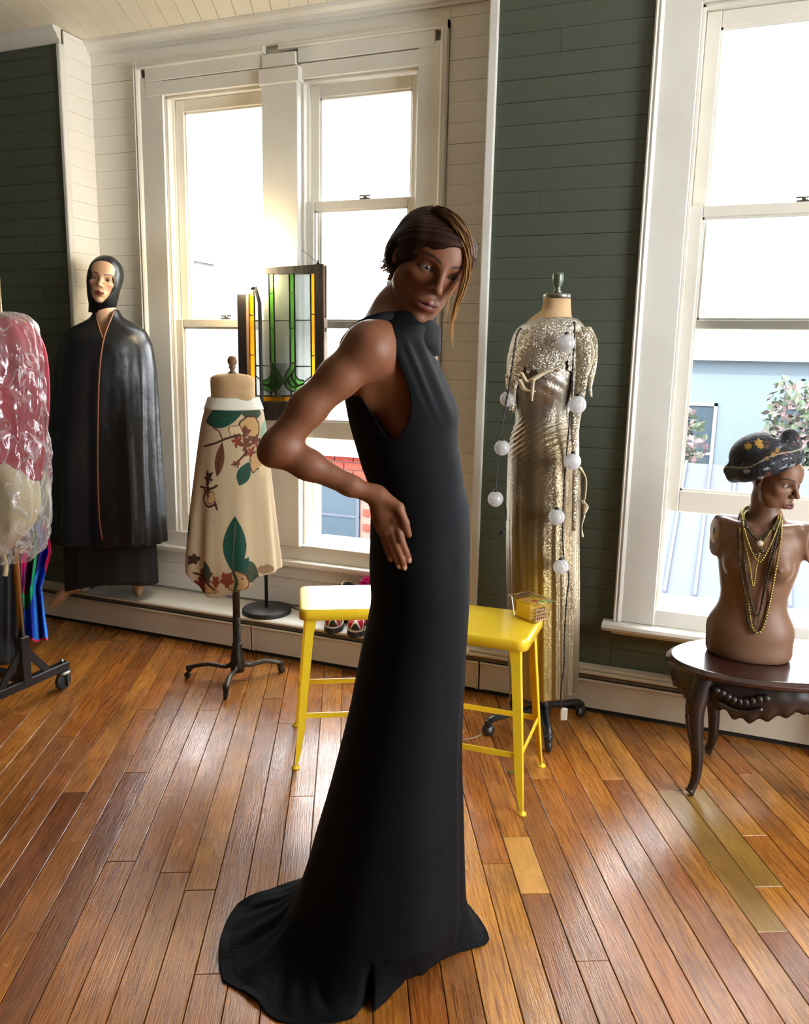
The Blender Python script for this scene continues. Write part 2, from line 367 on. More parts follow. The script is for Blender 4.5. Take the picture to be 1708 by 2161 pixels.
def boards(parent, x0, x1, y, z0, z1, mat, pitch=0.083, seed=1, axis='x', joints=True):
    """horizontal shiplap boards, each a part, joints recessed"""
    r = random.Random(seed); z = z0; protos = {}
    while z < z1-0.01:
        h = min(pitch, z1-z)
        segs = [(x0, x1)]
        if joints and x1-x0 > 0.5 and r.random() < 0.35:
            xm = x0+(x1-x0)*(0.3+0.4*r.random()); segs = [(x0, xm), (xm, x1)]
        for a, b in segs:
            key = (round(a, 4), round(b, 4), round(h, 4))
            dy = (r.random()-.5)*0.0012
            g = 0.0003+r.random()*0.0005
            m = MB()
            if axis == 'x': m.box(((b-a)/2, T/2, h/2), (b-a-0.0012, T, h-2*g), None, 0.0009); loc = (a, y+dy, z)
            else: m.box((-T/2, (b-a)/2, h/2), (T, b-a-0.0012, h-2*g), None, 0.0009); loc = (y+dy, a, z)
            m.build('wall_board', mat, parent, loc)
        z += h
boards(ga, -3.75, XL-0.004, YG, 0.19, ZC-0.005, MT['green'], seed=2)
boards(gb, XR+0.004, -0.384, YG, 0.19, ZC-0.005, MT['green'], seed=3)
boards(gb, -0.384, 0.75, YG, 0.19, 0.36, MT['green'], seed=4)
boards(wa, XL+0.002, -2.866, YA, 0.19, ZC-0.06, MT['white_board'], seed=5)
boards(wa, -1.238, XR-0.002, YA, 0.19, ZC-0.06, MT['white_board'], seed=6)
boards(wa, -2.866, -1.238, YA, 0.19, 0.40, MT['white_board'], seed=8)
boards(wa, -2.866, -1.238, YA, 2.832, ZC-0.004, MT['white_board'], 0.12, seed=9)
boards(wa, YG+0.02, YA, XL+0.008, 0.19, ZC-0.004, MT['white_board'], seed=10, axis='y')
# --- ledge of the alcove
led = MB().bx((XL, 3.302, 0.158), (XR, YA, 0.18), 0.004).build('trim_ledge', MT['white'], kind='structure')
# --- baseboard heater: enamel panels, dark slot, top rail
for name, xa, xb in (('baseboard_front', -3.9, 1.4),):
    hb = empty(name, (0, 0, 0), kind='structure')
    cuts = [xa, -2.09, -0.93, 0.62, xb]
    for a, b in zip(cuts[:-1], cuts[1:]):
        MB().bx((a+0.004, 3.285, 0.022), (b-0.004, 3.292, 0.142), 0.002).build('panel', MT['heater'], hb)
        MB().bx((a+0.004, 3.272, 0.140), (b-0.004, 3.290, 0.147), 0.002).build('panel_lip', MT['heater'], hb)
    MB().bx((xa, 3.30, 0.0), (xb, 3.348, 0.156)).build('housing', MT['dark'], hb)
    MB().bx((xa, 3.288, 0.150), (xb, 3.300, 0.164), 0.002).build('louver', MT['fins'], hb)
    MB().bx((xa, 3.281, 0.168), (xb, 3.3005, 0.181), 0.003).build('top_rail', MT['heater'], hb)
    MB().bx((XR-0.01, 3.295, 0.181), (xb, 3.349, 0.195), 0.003).build('back_rail', MT['heater'], hb)
    MB().bx((xa, 3.295, 0.181), (XL+0.01, 3.349, 0.195), 0.003).build('back_rail', MT['heater'], hb)
    for x in (-2.09, -0.93, 0.62): MB().bx((x-0.014, 3.283, 0.02), (x-0.004, 3.287, 0.15), 0.001).bx((x+0.004, 3.283, 0.02), (x+0.014, 3.287, 0.15), 0.001).build('joint_strip', MT['heater'], hb)
# --- cornices and corner trims
CP = [(0,0),(0.012,0),(0.012,0.012),(0.022,0.018),(0.030,0.034),(0.046,0.048),(0.050,0.060),(0.050,0.066),(0,0.066)]
def cornice(name, P0, P1, out): MB().sweep(CP, P0, P1, out).build(name, MT['white'], kind='structure')
cornice('trim_cornice', (XL, YA, ZC-0.066), (XR, YA, ZC-0.066), (0,-1,0))
cornice('trim_cornice', (-3.9, YG, ZC-0.066), (XL+0.012, YG, ZC-0.066), (0,-1,0))
cornice('trim_cornice', (XR-0.01, YG, ZC-0.066), (1.2, YG, ZC-0.066), (0,-1,0))
MB().bx((XL-0.012, YG-0.014, 0.19), (XL+0.012, YG+0.02, ZC-0.066), 0.004).build('trim_corner', MT['white'], kind='structure')
MB().bx((XR-0.030, YG-0.016, 0.19), (XR+0.006, YG+0.03, ZC-0.066), 0.005).build('trim_corner', MT['white'], kind='structure')
# --- window surrounds
BEAD = [(0,0),(0.030,0),(0.034,0.006),(0.028,0.012),(0.034,0.020),(0.028,0.028),(0.012,0.036),(0,0.036)]
sur = empty('trim_surround', (0,0,0), kind='structure')
def V_(b): return b
yo = YA
def bead_v(x, z0, z1, sgn, y): return MB().sweep([(p[0], p[1]*sgn) for p in BEAD], (x, y, z0), (x, y, z1), (0,-1,0), (1,0,0))
MB().bx((-2.864+0.03, yo-0.018, 0.43), (W1[0], yo+0.002, 2.76), 0.003).build('casing_board', MT['white'], sur)
MB().bx((W2[1], yo-0.018, 0.43), (-1.24-0.03, yo+0.002, 2.76), 0.003).build('casing_board', MT['white'], sur)
MB().bx((W1[1], yo-0.040, 0.505), (W2[0], yo+0.002, 2.68), 0.003).build('mullion_board', MT['white'], sur)
MB().bx((W1[0]-0.10, yo-0.020, WZ[1]), (W1[1], yo+0.002, 2.735), 0.003).build('header_board', MT['white'], sur)
MB().bx((W2[0], yo-0.020, WZ[1]), (W2[1]+0.10, yo+0.002, 2.735), 0.003).build('header_board', MT['white'], sur)
MB().bx((W1[1]-0.012, yo-0.046, 2.655), (W2[0]+0.012, yo+0.002, 2.722), 0.003).build('mullion_cap', MT['white'], sur)
MB().bx((-2.80, yo-0.022, 2.738), (-2.14, yo+0.002, 2.80), 0.003).build('frieze_board', MT['white'], sur)
MB().bx((-2.137, yo-0.030, 2.730), (-1.96, yo+0.002, 2.788), 0.003).build('frieze_board', MT['white'], sur)
MB().bx((-1.955, yo-0.022, 2.740), (-1.30, yo+0.002, 2.803), 0.003).build('frieze_board', MT['white'], sur)
bead_v(-2.864, 0.43, 2.83, 1, yo).build('casing_bead', MT['white'], sur)
bead_v(-1.240, 0.43, 2.835, -1, yo).build('casing_bead', MT['white'], sur)
MB().sweep(BEAD, (-2.864, yo, 2.797), (-2.13, yo, 2.797), (0,-1,0)).build('head_bead', MT['white'], sur)
MB().sweep(BEAD, (-2.05, yo, 2.802), (-1.24, yo, 2.802), (0,-1,0)).build('head_bead', MT['white'], sur)
MB().bx((-2.90, yo-0.065, 0.405), (-1.20, yo+0.01, 0.435), 0.008).build('stool_board', MT['white'], sur)
MB().bx((-2.87, yo-0.02, 0.435), (-1.23, yo+0.05, 0.512), 0.003).build('sill_board', MT['white'], sur)
MB().bx((-2.86, yo-0.022, 0.335), (-1.24, yo+0.01, 0.404), 0.003).build('apron_board', MT['white'], sur)
s3 = empty('trim_surround', (0,0,0), kind='structure'); y3 = YG
MB().bx((-0.381+0.03, y3-0.020, 0.40), (W3[0], y3+0.002, 2.90), 0.003).build('casing_board', MT['white'], s3)
MB().bx((W3[1], y3-0.020, 0.40), (0.69, y3+0.002, 2.90), 0.003).build('casing_board', MT['white'], s3)
MB().bx((W3[0]-0.01, y3-0.021, W3Z[1]), (W3[1]+0.01, y3+0.002, 2.89), 0.003).build('header_board', MT['white'], s3)
bead_v(-0.381, 0.40, 2.90, 1, y3).build('casing_bead', MT['white'], s3)
MB().bx((W3[0]-0.005, y3-0.012, 0.398), (W3[1]+0.005, y3+0.03, 0.466), 0.003).build('sill_board', MT['white'], s3)
sp_ = [(0,0),(0.05,0),(0.066,0.006),(0.072,0.018),(0.066,0.030),(0.05,0.036),(0,0.036)]
MB().sweep(sp_, (-0.42, y3, 0.362), (0.80, y3, 0.362), (0,-1,0)).build('stool_board', MT['white'], s3)
MB().sweep([(0,0),(0.018,0),(0.030,0.018),(0,0.018)], (-0.385, y3, 0.343), (0.75, y3, 0.343), (0,-1,0)).build('stool_molding', MT['white'], s3)
# --- double-hung sashes
def sash(win, x0, x1, y, z0, z1, st, tr, br, th=0.032):
    s = MB().bx((x0, y, z0), (x0+st, y+th, z1), 0.003).build('sash_frame', MT['sash'], win)
    # rails and stiles are pieces of one glued frame
    b = MB(); b.bx((x0, y, z0), (x0+st, y+th, z1), 0.003); b.bx((x1-st, y, z0), (x1, y+th, z1), 0.003)
    b.bx((x0+st, y+0.001, z0), (x1-st, y+th-0.001, z0+br), 0.003); b.bx((x0+st, y+0.001, z1-tr), (x1-st, y+th-0.001, z1), 0.003)
    for q in ((x0+st-0.001, x0+st+0.008, z0+br, z1-tr), (x1-st-0.008, x1-st+0.001, z0+br, z1-tr)): b.bx((q[0], y+0.010, q[2]), (q[1], y+0.024, q[3]))
    b.bx((x0+st, y+0.010, z1-tr-0.008), (x1-st, y+0.024, z1-tr+0.001)); b.bx((x0+st, y+0.010, z0+br-0.001), (x1-st, y+0.024, z0+br+0.008))
    bpy.data.objects.remove(s)
    s = b.build('sash', MT['sash'], win)
    MB().bx((x0+st-0.002, y+0.015, z0+br-0.002), (x1-st+0.002, y+0.018, z1-tr+0.002)).build('pane', MT['pane'], s)
    return s
def window(name, x0, x1, zs, y, raised, stw=0.046, jd=0.15):
    z0, z1 = zs; zm = 1.585; win = empty(name, (0,0,0), kind='structure')
    for (a, b) in ((x0-0.02, x0), (x1, x1+0.02)):
        MB().bx((a, y-0.005, z0), (b, y+jd+0.05, z1)).build('jamb', MT['sash'], win)
    MB().bx((x0-0.02, y-0.005, z1), (x1+0.02, y+jd+0.05, z1+0.018)).build('head_jamb', MT['sash'], win)
    MB().bx((x0-0.02, y-0.005, z0-0.03), (x1+0.02, y+jd+0.12, z0)).build('sill', MT['sash'], win)
    for s, xx in ((1, x0), (-1, x1)):
        MB().bx((xx, y+0.004, z0), (xx+s*0.012, y+0.020, z1), 0.002).build('stop_bead', MT['sash'], win)
        MB().bx((xx, y+0.056, z0), (xx+s*0.010, y+0.064, z1), 0.002).build('parting_bead', MT['sash'], win)
        MB().bx((xx, y+0.100, z0), (xx+s*0.014, y+0.116, z1), 0.002).build('blind_stop', MT['sash'], win)
    MB().bx((x0, y+0.004, z1-0.012), (x1, y+0.020, z1), 0.002).build('stop_bead', MT['sash'], win)
    g = 0.003
    up = sash(win, x0+g+0.008, x1-g-0.008, y+0.066, zm-0.01, z1-0.004, stw, 0.055, 0.036)
    lo = sash(win, x0+g, x1-g, y+0.022, z0+0.002+raised, zm+0.030+raised, stw, 0.040, 0.085)
    k = MB(); xc = (x0+x1)/2+0.02; zt = zm+0.030+raised
    k.box((xc, y+0.038, zt+0.004), (0.055, 0.020, 0.006), None, 0.002).lathe([(0.011,0),(0.011,0.010),(0.004,0.012)], (xc, y+0.038, zt+0.006), 14).bar((xc-0.03, y+0.034, zt+0.016), (xc+0.028, y+0.040, zt+0.018), 0.009, 0.006, ch=0.002)
    k.build('sash_lock', MT['metal'], win)
    return win
window('window_1', W1[0], W1[1], WZ, YA, 0.0)
window('window_2', W2[0], W2[1], WZ, YA, 0.535)
window('window_3', W3[0], W3[1], W3Z, YG, 0.405, 0.052)
# ================================================================ OUTSIDE
GZ = -4.2
MT['road'] = M('street', srgb('5c5a58'), 0.9, spec=0.05); MT['brick'] = M('brick', srgb('6a2f27'), 0.85, spec=0.05, var=(srgb('58251e'), 9, 0.4, 0.7))
MT['mortar'] = M('mortar', srgb('5a4842'), 0.9, spec=0.05); MT['stone'] = M('limestone', srgb('6c6a67'), 0.8, spec=0.05); MT['stucco'] = M('pale stucco', srgb('606468'), 0.8, spec=0.05)
MT['blue_wall'] = M('blue grey siding', srgb('4b545b'), 0.8, spec=0.05); MT['dark_win'] = M('dark window glass', srgb('2a333a'), 0.15, spec=0.05); MT['iron'] = M('painted iron', srgb('2c3136'), 0.6, spec=0.05)
MT['roof'] = M('standing seam metal', srgb('363a43'), 0.5, spec=0.05); MT['leaf_far'] = M('tree leaves', srgb('3c4638'), 0.7, spec=0.05, var=(srgb('5c4a4e'), 3, 0.45, 0.6))
MT['bark'] = M('bark', srgb('5a4c40'), 0.9, spec=0.05)
MB().bx((-45, 3.9, GZ-0.2), (25, 60, GZ)).build('street', MT['road'], kind='structure')
def far_window(b, x0, x1, z0, z1, y, frame=MT['stone']):
    f = MB(); t = 0.07
    f.bx((x0, y-0.05, z0), (x0+t, y+0.02, z1)).bx((x1-t, y-0.05, z0), (x1, y+0.02, z1)).bx((x0, y-0.05, z1-t), (x1, y+0.02, z1)).bx((x0-0.1, y-0.12, z0-0.10), (x1+0.1, y+0.02, z0))
    f.bx((x0, y-0.04, (z0+z1)/2-0.03), (x1, y+0.02, (z0+z1)/2+0.03))
    fo = f.build('window', frame, b); MB().bx((x0+t, y-0.02, z0), (x1-t, y+0.01, z1-t)).build('pane', MT['dark_win'], fo)
ba = empty('brick_building', (0,0,0), label='red brick building across the street with grey windows, seen low in the second window', cat='building')
YB = 15.0
MB().bx((-11.5, YB, GZ), (-5.3, YB+6, -0.55)).build('facade', MT['mortar'], ba)
MB().bx((-11.7, YB-0.25, -0.55), (-5.25, YB+6, -0.2)).build('cornice', MT['stone'], ba)
MB().bx((-11.5, YB-0.12, -3.0), (-5.3, YB, -2.72)).build('belt_course', MT['stone'], ba)
wz0, wz1 = -2.55, -1.05; wxs = [(-11.0, -10.0), (-9.5, -8.5), (-8.03, -6.9)]
br = []
rb = random.Random(5); bw, bh = 0.42, 0.155
proto_b = None; n_br = 0; extra = MB(); z = -2.7; row = 0
while z < -0.60:
    x = -11.45+(0.21 if row % 2 else 0)
    while x+bw < -5.3:
        if not any(x+bw > a-0.02 and x < b_+0.02 and z+bh > wz0-0.12 and z < wz1+0.05 for a, b_ in wxs):
            if -9.0 < x < -6.4 and n_br < 280:
                if proto_b is None: proto_b = MB().box((bw/2, -0.02, bh/2), (bw-0.025, 0.05, bh-0.025)).build('brick', MT['brick'], ba, (x, YB, z))
                else:
                    o = proto_b.copy(); COL.objects.link(o); o.location = (x, YB, z)
                n_br += 1
            else: extra.box((x+bw/2, YB-0.02, z+bh/2), (bw-0.025, 0.05, bh-0.025))
        x += bw
    z += bh; row += 1
extra.build('brickwork', MT['brick'], ba, kind='stuff')
for a, b_ in wxs: far_window(ba, a, b_, wz0, wz1, YB, MT['roof'])
bb = empty('pale_building', (0,0,0), label='pale stucco building with tall windows and iron fire escape, seen in the first window', cat='building')
YP = 17.0
MB().bx((-19, YP, GZ), (-12.1, YP+6, 3.55)).build('facade', MT['stone'], bb)
MB().bx((-19.2, YP-0.3, 3.55), (-12.0, YP+6, 3.9)).build('cornice', MT['stone'], bb)
for a in (-15.7, -14.0, -17.4):
    far_window(bb, a, a+1.25, 0.9, 3.0, YP, MT['blue_wall']); far_window(bb, a, a+1.25, -2.4, -0.3, YP, MT['blue_wall'])
fe = empty('fire_escape', (0,0,0), label='dark iron fire escape landing on the pale building', cat='fire escape')
for zz in (0.35, -2.9):
    MB().bx((-16.3, YP-1.1, zz), (-13.0, YP-0.05, zz+0.07)).build('landing', MT['iron'], fe)
    MB().bx((-16.3, YP-1.1, zz+0.95), (-13.0, YP-1.04, zz+1.01)).bx((-16.3, YP-1.1, zz+0.5), (-13.0, YP-1.05, zz+0.54)).build('rail', MT['iron'], fe)
    for i in range(9): MB().bx((-16.3+i*0.41, YP-1.1, zz+0.07), (-16.26+i*0.41, YP-1.06, zz+0.95)).build('baluster', MT['iron'], fe)
aw = empty('awning_building', (0,0,0), label='low building with grey standing seam metal roof, seen at the bottom of the third window', cat='building')
ya = 9.0
MB().bx((-2.6, ya+0.35, GZ), (4.5, ya+4, -0.95)).build('wall', MT['iron'], aw)
rf = MB(); rf.add([(-2.8, ya, -1.02), (4.7, ya, -1.02), (4.7, ya+2.6, 0.12), (-2.8, ya+2.6, 0.12), (-2.8, ya, -1.10), (4.7, ya, -1.10), (4.7, ya+2.6, 0.02), (-2.8, ya+2.6, 0.02)], [(0,1,2,3),(4,5,6,7),(0,1,5,4),(1,2,6,5),(2,3,7,6),(3,0,4,7)])
rf.build('roof', MT['roof'], aw)
for i in range(24):
    x = -2.7+i*0.31
    MB().add([(x, ya, -1.02), (x+0.035, ya, -1.02), (x+0.035, ya+2.6, 0.12), (x, ya+2.6, 0.12), (x, ya, -0.98), (x+0.035, ya, -0.98), (x+0.035, ya+2.6, 0.16), (x, ya+2.6, 0.16)], [(0,1,2,3),(4,5,6,7),(0,1,5,4),(1,2,6,5),(2,3,7,6),(3,0,4,7)]).build('seam', MT['roof'], aw)
MB().bx((-2.85, ya-0.06, -1.30), (4.75, ya+0.02, -1.02)).build('fascia', MT['stone'], aw)
for x in (-1.2, 0.4): far_window(aw, x, x+1.0, -3.2, -1.6, ya+0.35, MT['stone'])
bc = empty('blue_building', (0,0,0), label='blue grey building with white cornice behind the trees in the third window', cat='building')
MB().bx((-5, 19, GZ), (8, 24, 1.5)).build('facade', MT['blue_wall'], bc)
MB().bx((-5.2, 18.7, 1.5), (8.2, 24, 1.85)).build('cornice', MT['stone'], bc)
for i in range(5): far_window(bc, -3.6+i*2.2, -2.5+i*2.2, -1.6, 0.6, 19)
def tree(x, y, h, r, seed, lab):
    t = empty('street_tree', (x, y, GZ), label=lab, cat='tree', group='trees outside')
    MB().tube([(0,0,0), (0.05,0.02,h*0.4), (0,0,h*0.75)], [0.13, 0.10, 0.05], 8).build('trunk', MT['bark'], t)
    g = np.random.RandomState(seed); n = 2600; P = g.normal(size=(n,3)); P /= np.linalg.norm(P, axis=1)[:,None]; P *= (g.rand(n,1)**0.4)*r*(0.75+0.25*np.sin(P[:,:1]*5+seed)); P[:,2] = P[:,2]*1.1+h*0.85
    V = []; Fc = []
    for i, p in enumerate(P):
        a = g.normal(size=3); a /= np.linalg.norm(a); b_ = np.cross(a, g.normal(size=3)); b_ /= np.linalg.norm(b_); s = 0.05+0.05*g.rand()
        V += [p+a*s, p+b_*s*0.6, p-a*s, p-b_*s*0.6]; Fc.append((4*i, 4*i+1, 4*i+2, 4*i+3))
    MB().add(V, Fc).build('crown', MT['leaf_far'], t, fix=False, kind='stuff')
tree(-1.35, 15.0, 5.0, 1.0, 3, 'leafy street tree beside the left edge of the third window')
tree(1.5, 15.5, 5.2, 1.25, 5, 'leafy street tree in the middle of the third window')
# ================================================================ FURNITURE AND LAMP
MT['yellow'] = M('yellow enamel', srgb('efcb2a'), 0.28, spec=0.6, coat=0.35)
def make_stool(lab):
    t = empty('counter_stool', (0,0,0), label=lab, cat='stool', group='yellow metal stools')
    hs, zt = 0.157, 0.580
    # seat pan: rounded corners, rolled edge
    def rr(h, r, n=7):
        P = []
        for cx_, cy_, a0 in ((h-r, h-r, 0), (-h+r, h-r, 90), (-h+r, -h+r, 180), (h-r, -h+r, 270)):
            for i in range(n): a = math.radians(a0+90*i/(n-1)); P.append((cx_+r*math.cos(a), cy_+r*math.sin(a)))
        return np.array(P)
    b = MB(); prof = [(-0.006, -0.038), (0.0, -0.038), (0.0, -0.008), (-0.0015, -0.0035), (-0.005, -0.0006), (-0.010, 0.0)]
    rings = np.stack([np.c_[rr(hs+o, 0.034+o), np.full(28, zt+z_)] for o, z_ in prof]); b.grid(rings, closed_u=True, sm=True)
    b.add(rings[-1], [tuple(range(28))]); b.add(rings[0], [tuple(range(28))[::-1]])
    so_ = b.build('seat', MT['yellow'], t)
    top, ft = 0.128, 0.1715
    for sx in (-1, 1):
        for sy in (-1, 1):
            p0 = np.array([sx*top, sy*top, zt-0.034]); p1 = np.array([sx*ft, sy*ft, 0.006]); m = MB()
            # L-section tapering leg folded from sheet
            def ring(p, w_): return [p+np.array(q)*np.array([sx, sy, 1]) for q in ((0.004, 0.004, 0), (-w_, 0.004, 0), (-w_, 0.0005, 0), (0.0005, 0.0005, 0), (0.0005, -w_, 0), (0.004, -w_, 0))]
            V = []; ws = [(0, 0.034), (0.12, 0.026), (0.75, 0.022), (0.93, 0.013), (1, 0.006)]
            for tt, w_ in ws: V += ring(lerp(p0, p1, tt), w_)
            Fc = []
            for i in range(len(ws)-1):
                for k in range(6): Fc.append((i*6+k, i*6+(k+1)%6, (i+1)*6+(k+1)%6, (i+1)*6+k))
            Fc += [tuple(range(6)), tuple(len(ws)*6-6+k for k in range(6))]
            lg = m.add(V, Fc).build('leg', MT['yellow'], t)
            MB().lathe([(0.006, 0.012), (0.007, 0.007), (0.015, 0.005), (0.016, 0.0), ], (p1[0], p1[1], 0.0), 14).build('foot', MT['yellow'], lg)
    zs = 0.19; k = lerp(ft, top, zs/(zt-0.034))-0.002
    for a, b_ in (((-k,-k), (k,-k)), ((k,-k), (k,k)), ((k,k), (-k,k)), ((-k,k), (-k,-k))):
        MB().bar((*a, zs), (*b_, zs), 0.0045, 0.020, ch=0.001).build('stretcher', MT['yellow'], t)
    return t
st1 = make_stool('yellow metal stool with empty seat, left of the woman in the dark gown')
st1.location = (-1.269, 2.611, 0.0); st1.rotation_euler = (0, 0, math.radians(29))
st2 = dup(st1, None, (-0.697, 2.572, 0.0), math.radians(2)); st2['label'] = 'yellow metal stool with a clear plastic tub on its seat corner'
# floor lamp on the ledge
MT['black'] = M('black lacquer', (0.012, 0.012, 0.013), 0.35); MT['black_matte'] = M('black matte metal', (0.015, 0.015, 0.017), 0.5)
lamp = empty('floor_lamp', (-2.075, 3.408, 0.18), label='black floor lamp with glowing white globe standing on the window ledge', cat='lamp')
MB().lathe([(0.0, 0.0), (0.118, 0.0), (0.122, 0.004), (0.122, 0.018), (0.117, 0.024), (0.014, 0.027), (0.0, 0.028)], (0,0,0), 48).build('base', MT['black_matte'], lamp)
LP = np.array([-2.075, 3.408, 0.18])
ptop = at_y(548, 640, 3.405)-LP; gl = at_y(506, 566, 3.40)-LP
MB().tube([(0,0,0.026), lerp(np.zeros(3), ptop, 0.5), ptop, lerp(ptop, gl, 0.35)+np.array([0.012,0,0.03]), lerp(ptop, gl, 0.6)], [0.0085]*5, 12).build('pole', MT['black_matte'], lamp)
MT['globe'] = M('opal lamp globe', (0.9, 0.88, 0.82), 0.3, emit=((1.0, 0.80, 0.50), 13.0))
MB().ball(gl, 0.118, 32).build('globe', MT['globe'], lamp)
MB().lathe([(0.02,-0.02),(0.032,-0.01),(0.034,0.012),(0.03,0.02)], lerp(ptop, gl, 0.5), 20).build('socket', MT['black_matte'], lamp)
cp = [at_z(567, 1284, 0.20), at_z(600, 1277, 0.186), at_z(633, 1287, 0.186), at_z(690, 1300, 0.186), at_z(740, 1305, 0.186)]
MB().tube(spline(cp, 30)-LP, 0.003, 8).build('cord', MT['black_matte'], lamp)
# stained glass panel hung in front of the mullion
YS = 3.462
def sg(x, y, Y=YS): return at_y(500+x/6.005, 540+y/6.005, Y)
sgp = empty('stained_glass_panel', sg(590, 1000), label='hanging stained glass panel with green tulips and amber border in a dark wooden sash', cat='stained glass'); SO = np.array(sgp.location)
MT['old_wood'] = M('dark old wood', srgb('191310'), 0.55, var=(srgb('3a2e25'), 6, 0.55, 0.75), bump=(30, 0.3), stretch=(1,1,0.2)); MT['raw_wood'] = M('worn bare wood', srgb('b99b84'), 0.6, var=(srgb('8f7360'), 8, 0.4, 0.7))
MT['lead'] = M('lead came', (0.03, 0.03, 0.03), 0.5, metal=0.5)
g_gl = bpy.data.materials.new('green glass')
def sglass(name, col, mixd=0.25):
    m = glass(name, col, 0.04, 0.1); nt = m.node_tree; out = nt.nodes['Material Output']; src = out.inputs[0].links[0].from_socket
    tr = nd(nt, 'ShaderNodeBsdfTranslucent'); tr.inputs[0].default_value = (*col, 1); mx = nd(nt, 'ShaderNodeMixShader'); mx.inputs[0].default_value = mixd
    nt.links.new(src, mx.inputs[1]); nt.links.new(tr.outputs[0], mx.inputs[2]); nt.links.new(mx.outputs[0], out.inputs[0]); return m
GG, GA, GC = sglass('green art glass', (0.42, 0.75, 0.30), 0.4), sglass('amber art glass', (1.0, 0.62, 0.10), 0.4), sglass('clear art glass', (0.82, 0.86, 0.84), 0.2)
def flat(poly, mat, name, y0, y1, lead=True):
    P = [sg(*p) for p in poly]; n = len(P); V = [np.array([p[0], y0, p[2]])-SO for p in P]+[np.array([p[0], y1, p[2]])-SO for p in P]
    o = MB().add(V, [tuple(range(n)), tuple(range(n, 2*n))[::-1]]+[(i, (i+1)%n, n+(i+1)%n, n+i) for i in range(n)]).build(name, mat, sgp)
    if lead:
        Q = np.array([[p[0], (y0+y1)/2, p[2]] for p in P])-SO; cames.tube(np.concatenate([Q, Q[:1]]), 0.0040, 6, sm=True)
    return o
cames = MB()
def xq(x0, x1, y): return lerp(x0, x1, (y-240)/(1780-240))
def strip(xa, xb, ya, ys, mat, name):       # xa, xb = (x at y 240, x at y 1780)
    for y0, y1 in zip(ys[:-1], ys[1:]): flat([(xq(*xa, y0), y0), (xq(*xb, y0), y0), (xq(*xb, y1), y1), (xq(*xa, y1), y1)], mat, name, YS, YS+0.003)
strip((148, 168), (214, 242), 0, [232, 752, 1257, 1778], GA, 'amber_pane')
strip((214, 242), (404, 436), 0, [232, 822, 1393, 1772], GC, 'clear_pane')
strip((463, 492), (664, 690), 0, [230, 818, 1772], GC, 'clear_pane')
strip((726, 750), (932, 948), 0, [226, 815, 1400, 1772], GC, 'clear_pane')
strip((934, 948), (1000, 1012), 0, [222, 741, 1266, 1778], GA, 'amber_pane')
strip((404, 432), (463, 492), 0, [232, 475, 917, 1356], GG, 'green_pane')
strip((664, 682), (726, 744), 0, [230, 467, 915, 1356], GG, 'green_pane')
flat([(436,1358),(690,1358),(690,1772),(436,1772)], GC, 'clear_pane', YS+0.001, YS+0.0035, False)
flat([(690,1358),(750,1358),(752,1772),(690,1772)], GC, 'clear_pane', YS+0.001, YS+0.0035, False)
flat([(244,1776),(588,1776),(592,1852),(246,1850)], GA, 'amber_pane', YS, YS+0.003); flat([(588,1776),(948,1776),(948,1855),(592,1852)], GA, 'amber_pane', YS, YS+0.003)
PT = [[(435,1360),(487,1357),(505,1420),(550,1490),(580,1560),(576,1625),(548,1670),(552,1605),(530,1560),(470,1490),(440,1430)],
      [(440,1430),(465,1480),(470,1540),(440,1610),(385,1640),(320,1615),(325,1580),(390,1570),(425,1520)],
      [(470,1490),(530,1560),(510,1620),(450,1665),(385,1640),(440,1612),(472,1545)],
      [(530,1562),(550,1605),(545,1672),(490,1715),(410,1724),(325,1680),(322,1622),(385,1645),(450,1668),(510,1622)]]
for p in PT:
    flat(p, GG, 'green_pane', YS-0.004, YS-0.001); flat([(1176-x, y) for x, y in p], GG, 'green_pane', YS-0.004, YS-0.001)
for a, b_ in (((244,1520),(322,1600)), ((855,1600),(946,1525)), ((425,1724),(425,1772)), ((750,1724),(750,1772))): cames.tube(np.array([sg(*a), sg(*b_)])-SO, 0.003, 6)
cames.build('lead_came', MT['lead'], sgp, fix=False)
def rail(poly, name, mat, y0=YS-0.016, y1=YS+0.020):
    P = [sg(*p) for p in poly]; n = len(P); V = [np.array([p[0], y0, p[2]])-SO for p in P]+[np.array([p[0], y1, p[2]])-SO for p in P]
    return MB().add(V, [tuple(range(n)), tuple(range(n, 2*n))[::-1]]+[(i, (i+1)%n, n+(i+1)%n, n+i) for i in range(n)]).build(name, mat, sgp)
rail([(20,160),(122,150),(150,1960),(55,1960)], 'frame_stile', MT['old_wood']); rail([(120,160),(148,160),(172,1850),(146,1850)], 'inner_strip', MT['raw_wood'], YS-0.010, YS+0.012)
rail([(1000,112),(1108,105),(1118,2090),(1014,2090)], 'frame_stile', MT['old_wood'])
rail([(122,172),(1000,115),(1000,216),(122,238)], 'frame_rail', MT['old_wood']); rail([(150,1852),(1012,1856),(1014,2085),(52,2080),(56,1960),(150,1960)], 'frame_rail', MT['old_wood'])
xr = sg(1114, 1000)[0]-SO[0]
rail([(1108,110),(1122,110),(1132,2085),(1118,2090)], 'sash_edge', MT['raw_wood'], YS-0.014, YS+0.018)
ex = MB()
for ya_, yb_ in ((130, 740), (735, 785), (910, 960)):
    a = sg(1123, ya_)-SO; b_ = sg(1126, yb_)-SO; ex.bx((a[0]-0.001, YS-0.006-SO[1], b_[2]), (b_[0]+0.0025, YS+0.004-SO[1], a[2]))
ex.build('cord_groove', MT['dark'], sgp)
MB().lathe([(0.010,0),(0.004,0.012),(0.002,0.02)], sg(1030, 105)-SO, 10).build('hook', MT['lead'], sgp)
wp = [sg(1030, 92)-SO, sg(930, 10)-SO, at_y(637, 527, 3.50)-SO]
MB().tube(wp, 0.0012, 6).build('wire', MT['lead'], sgp)
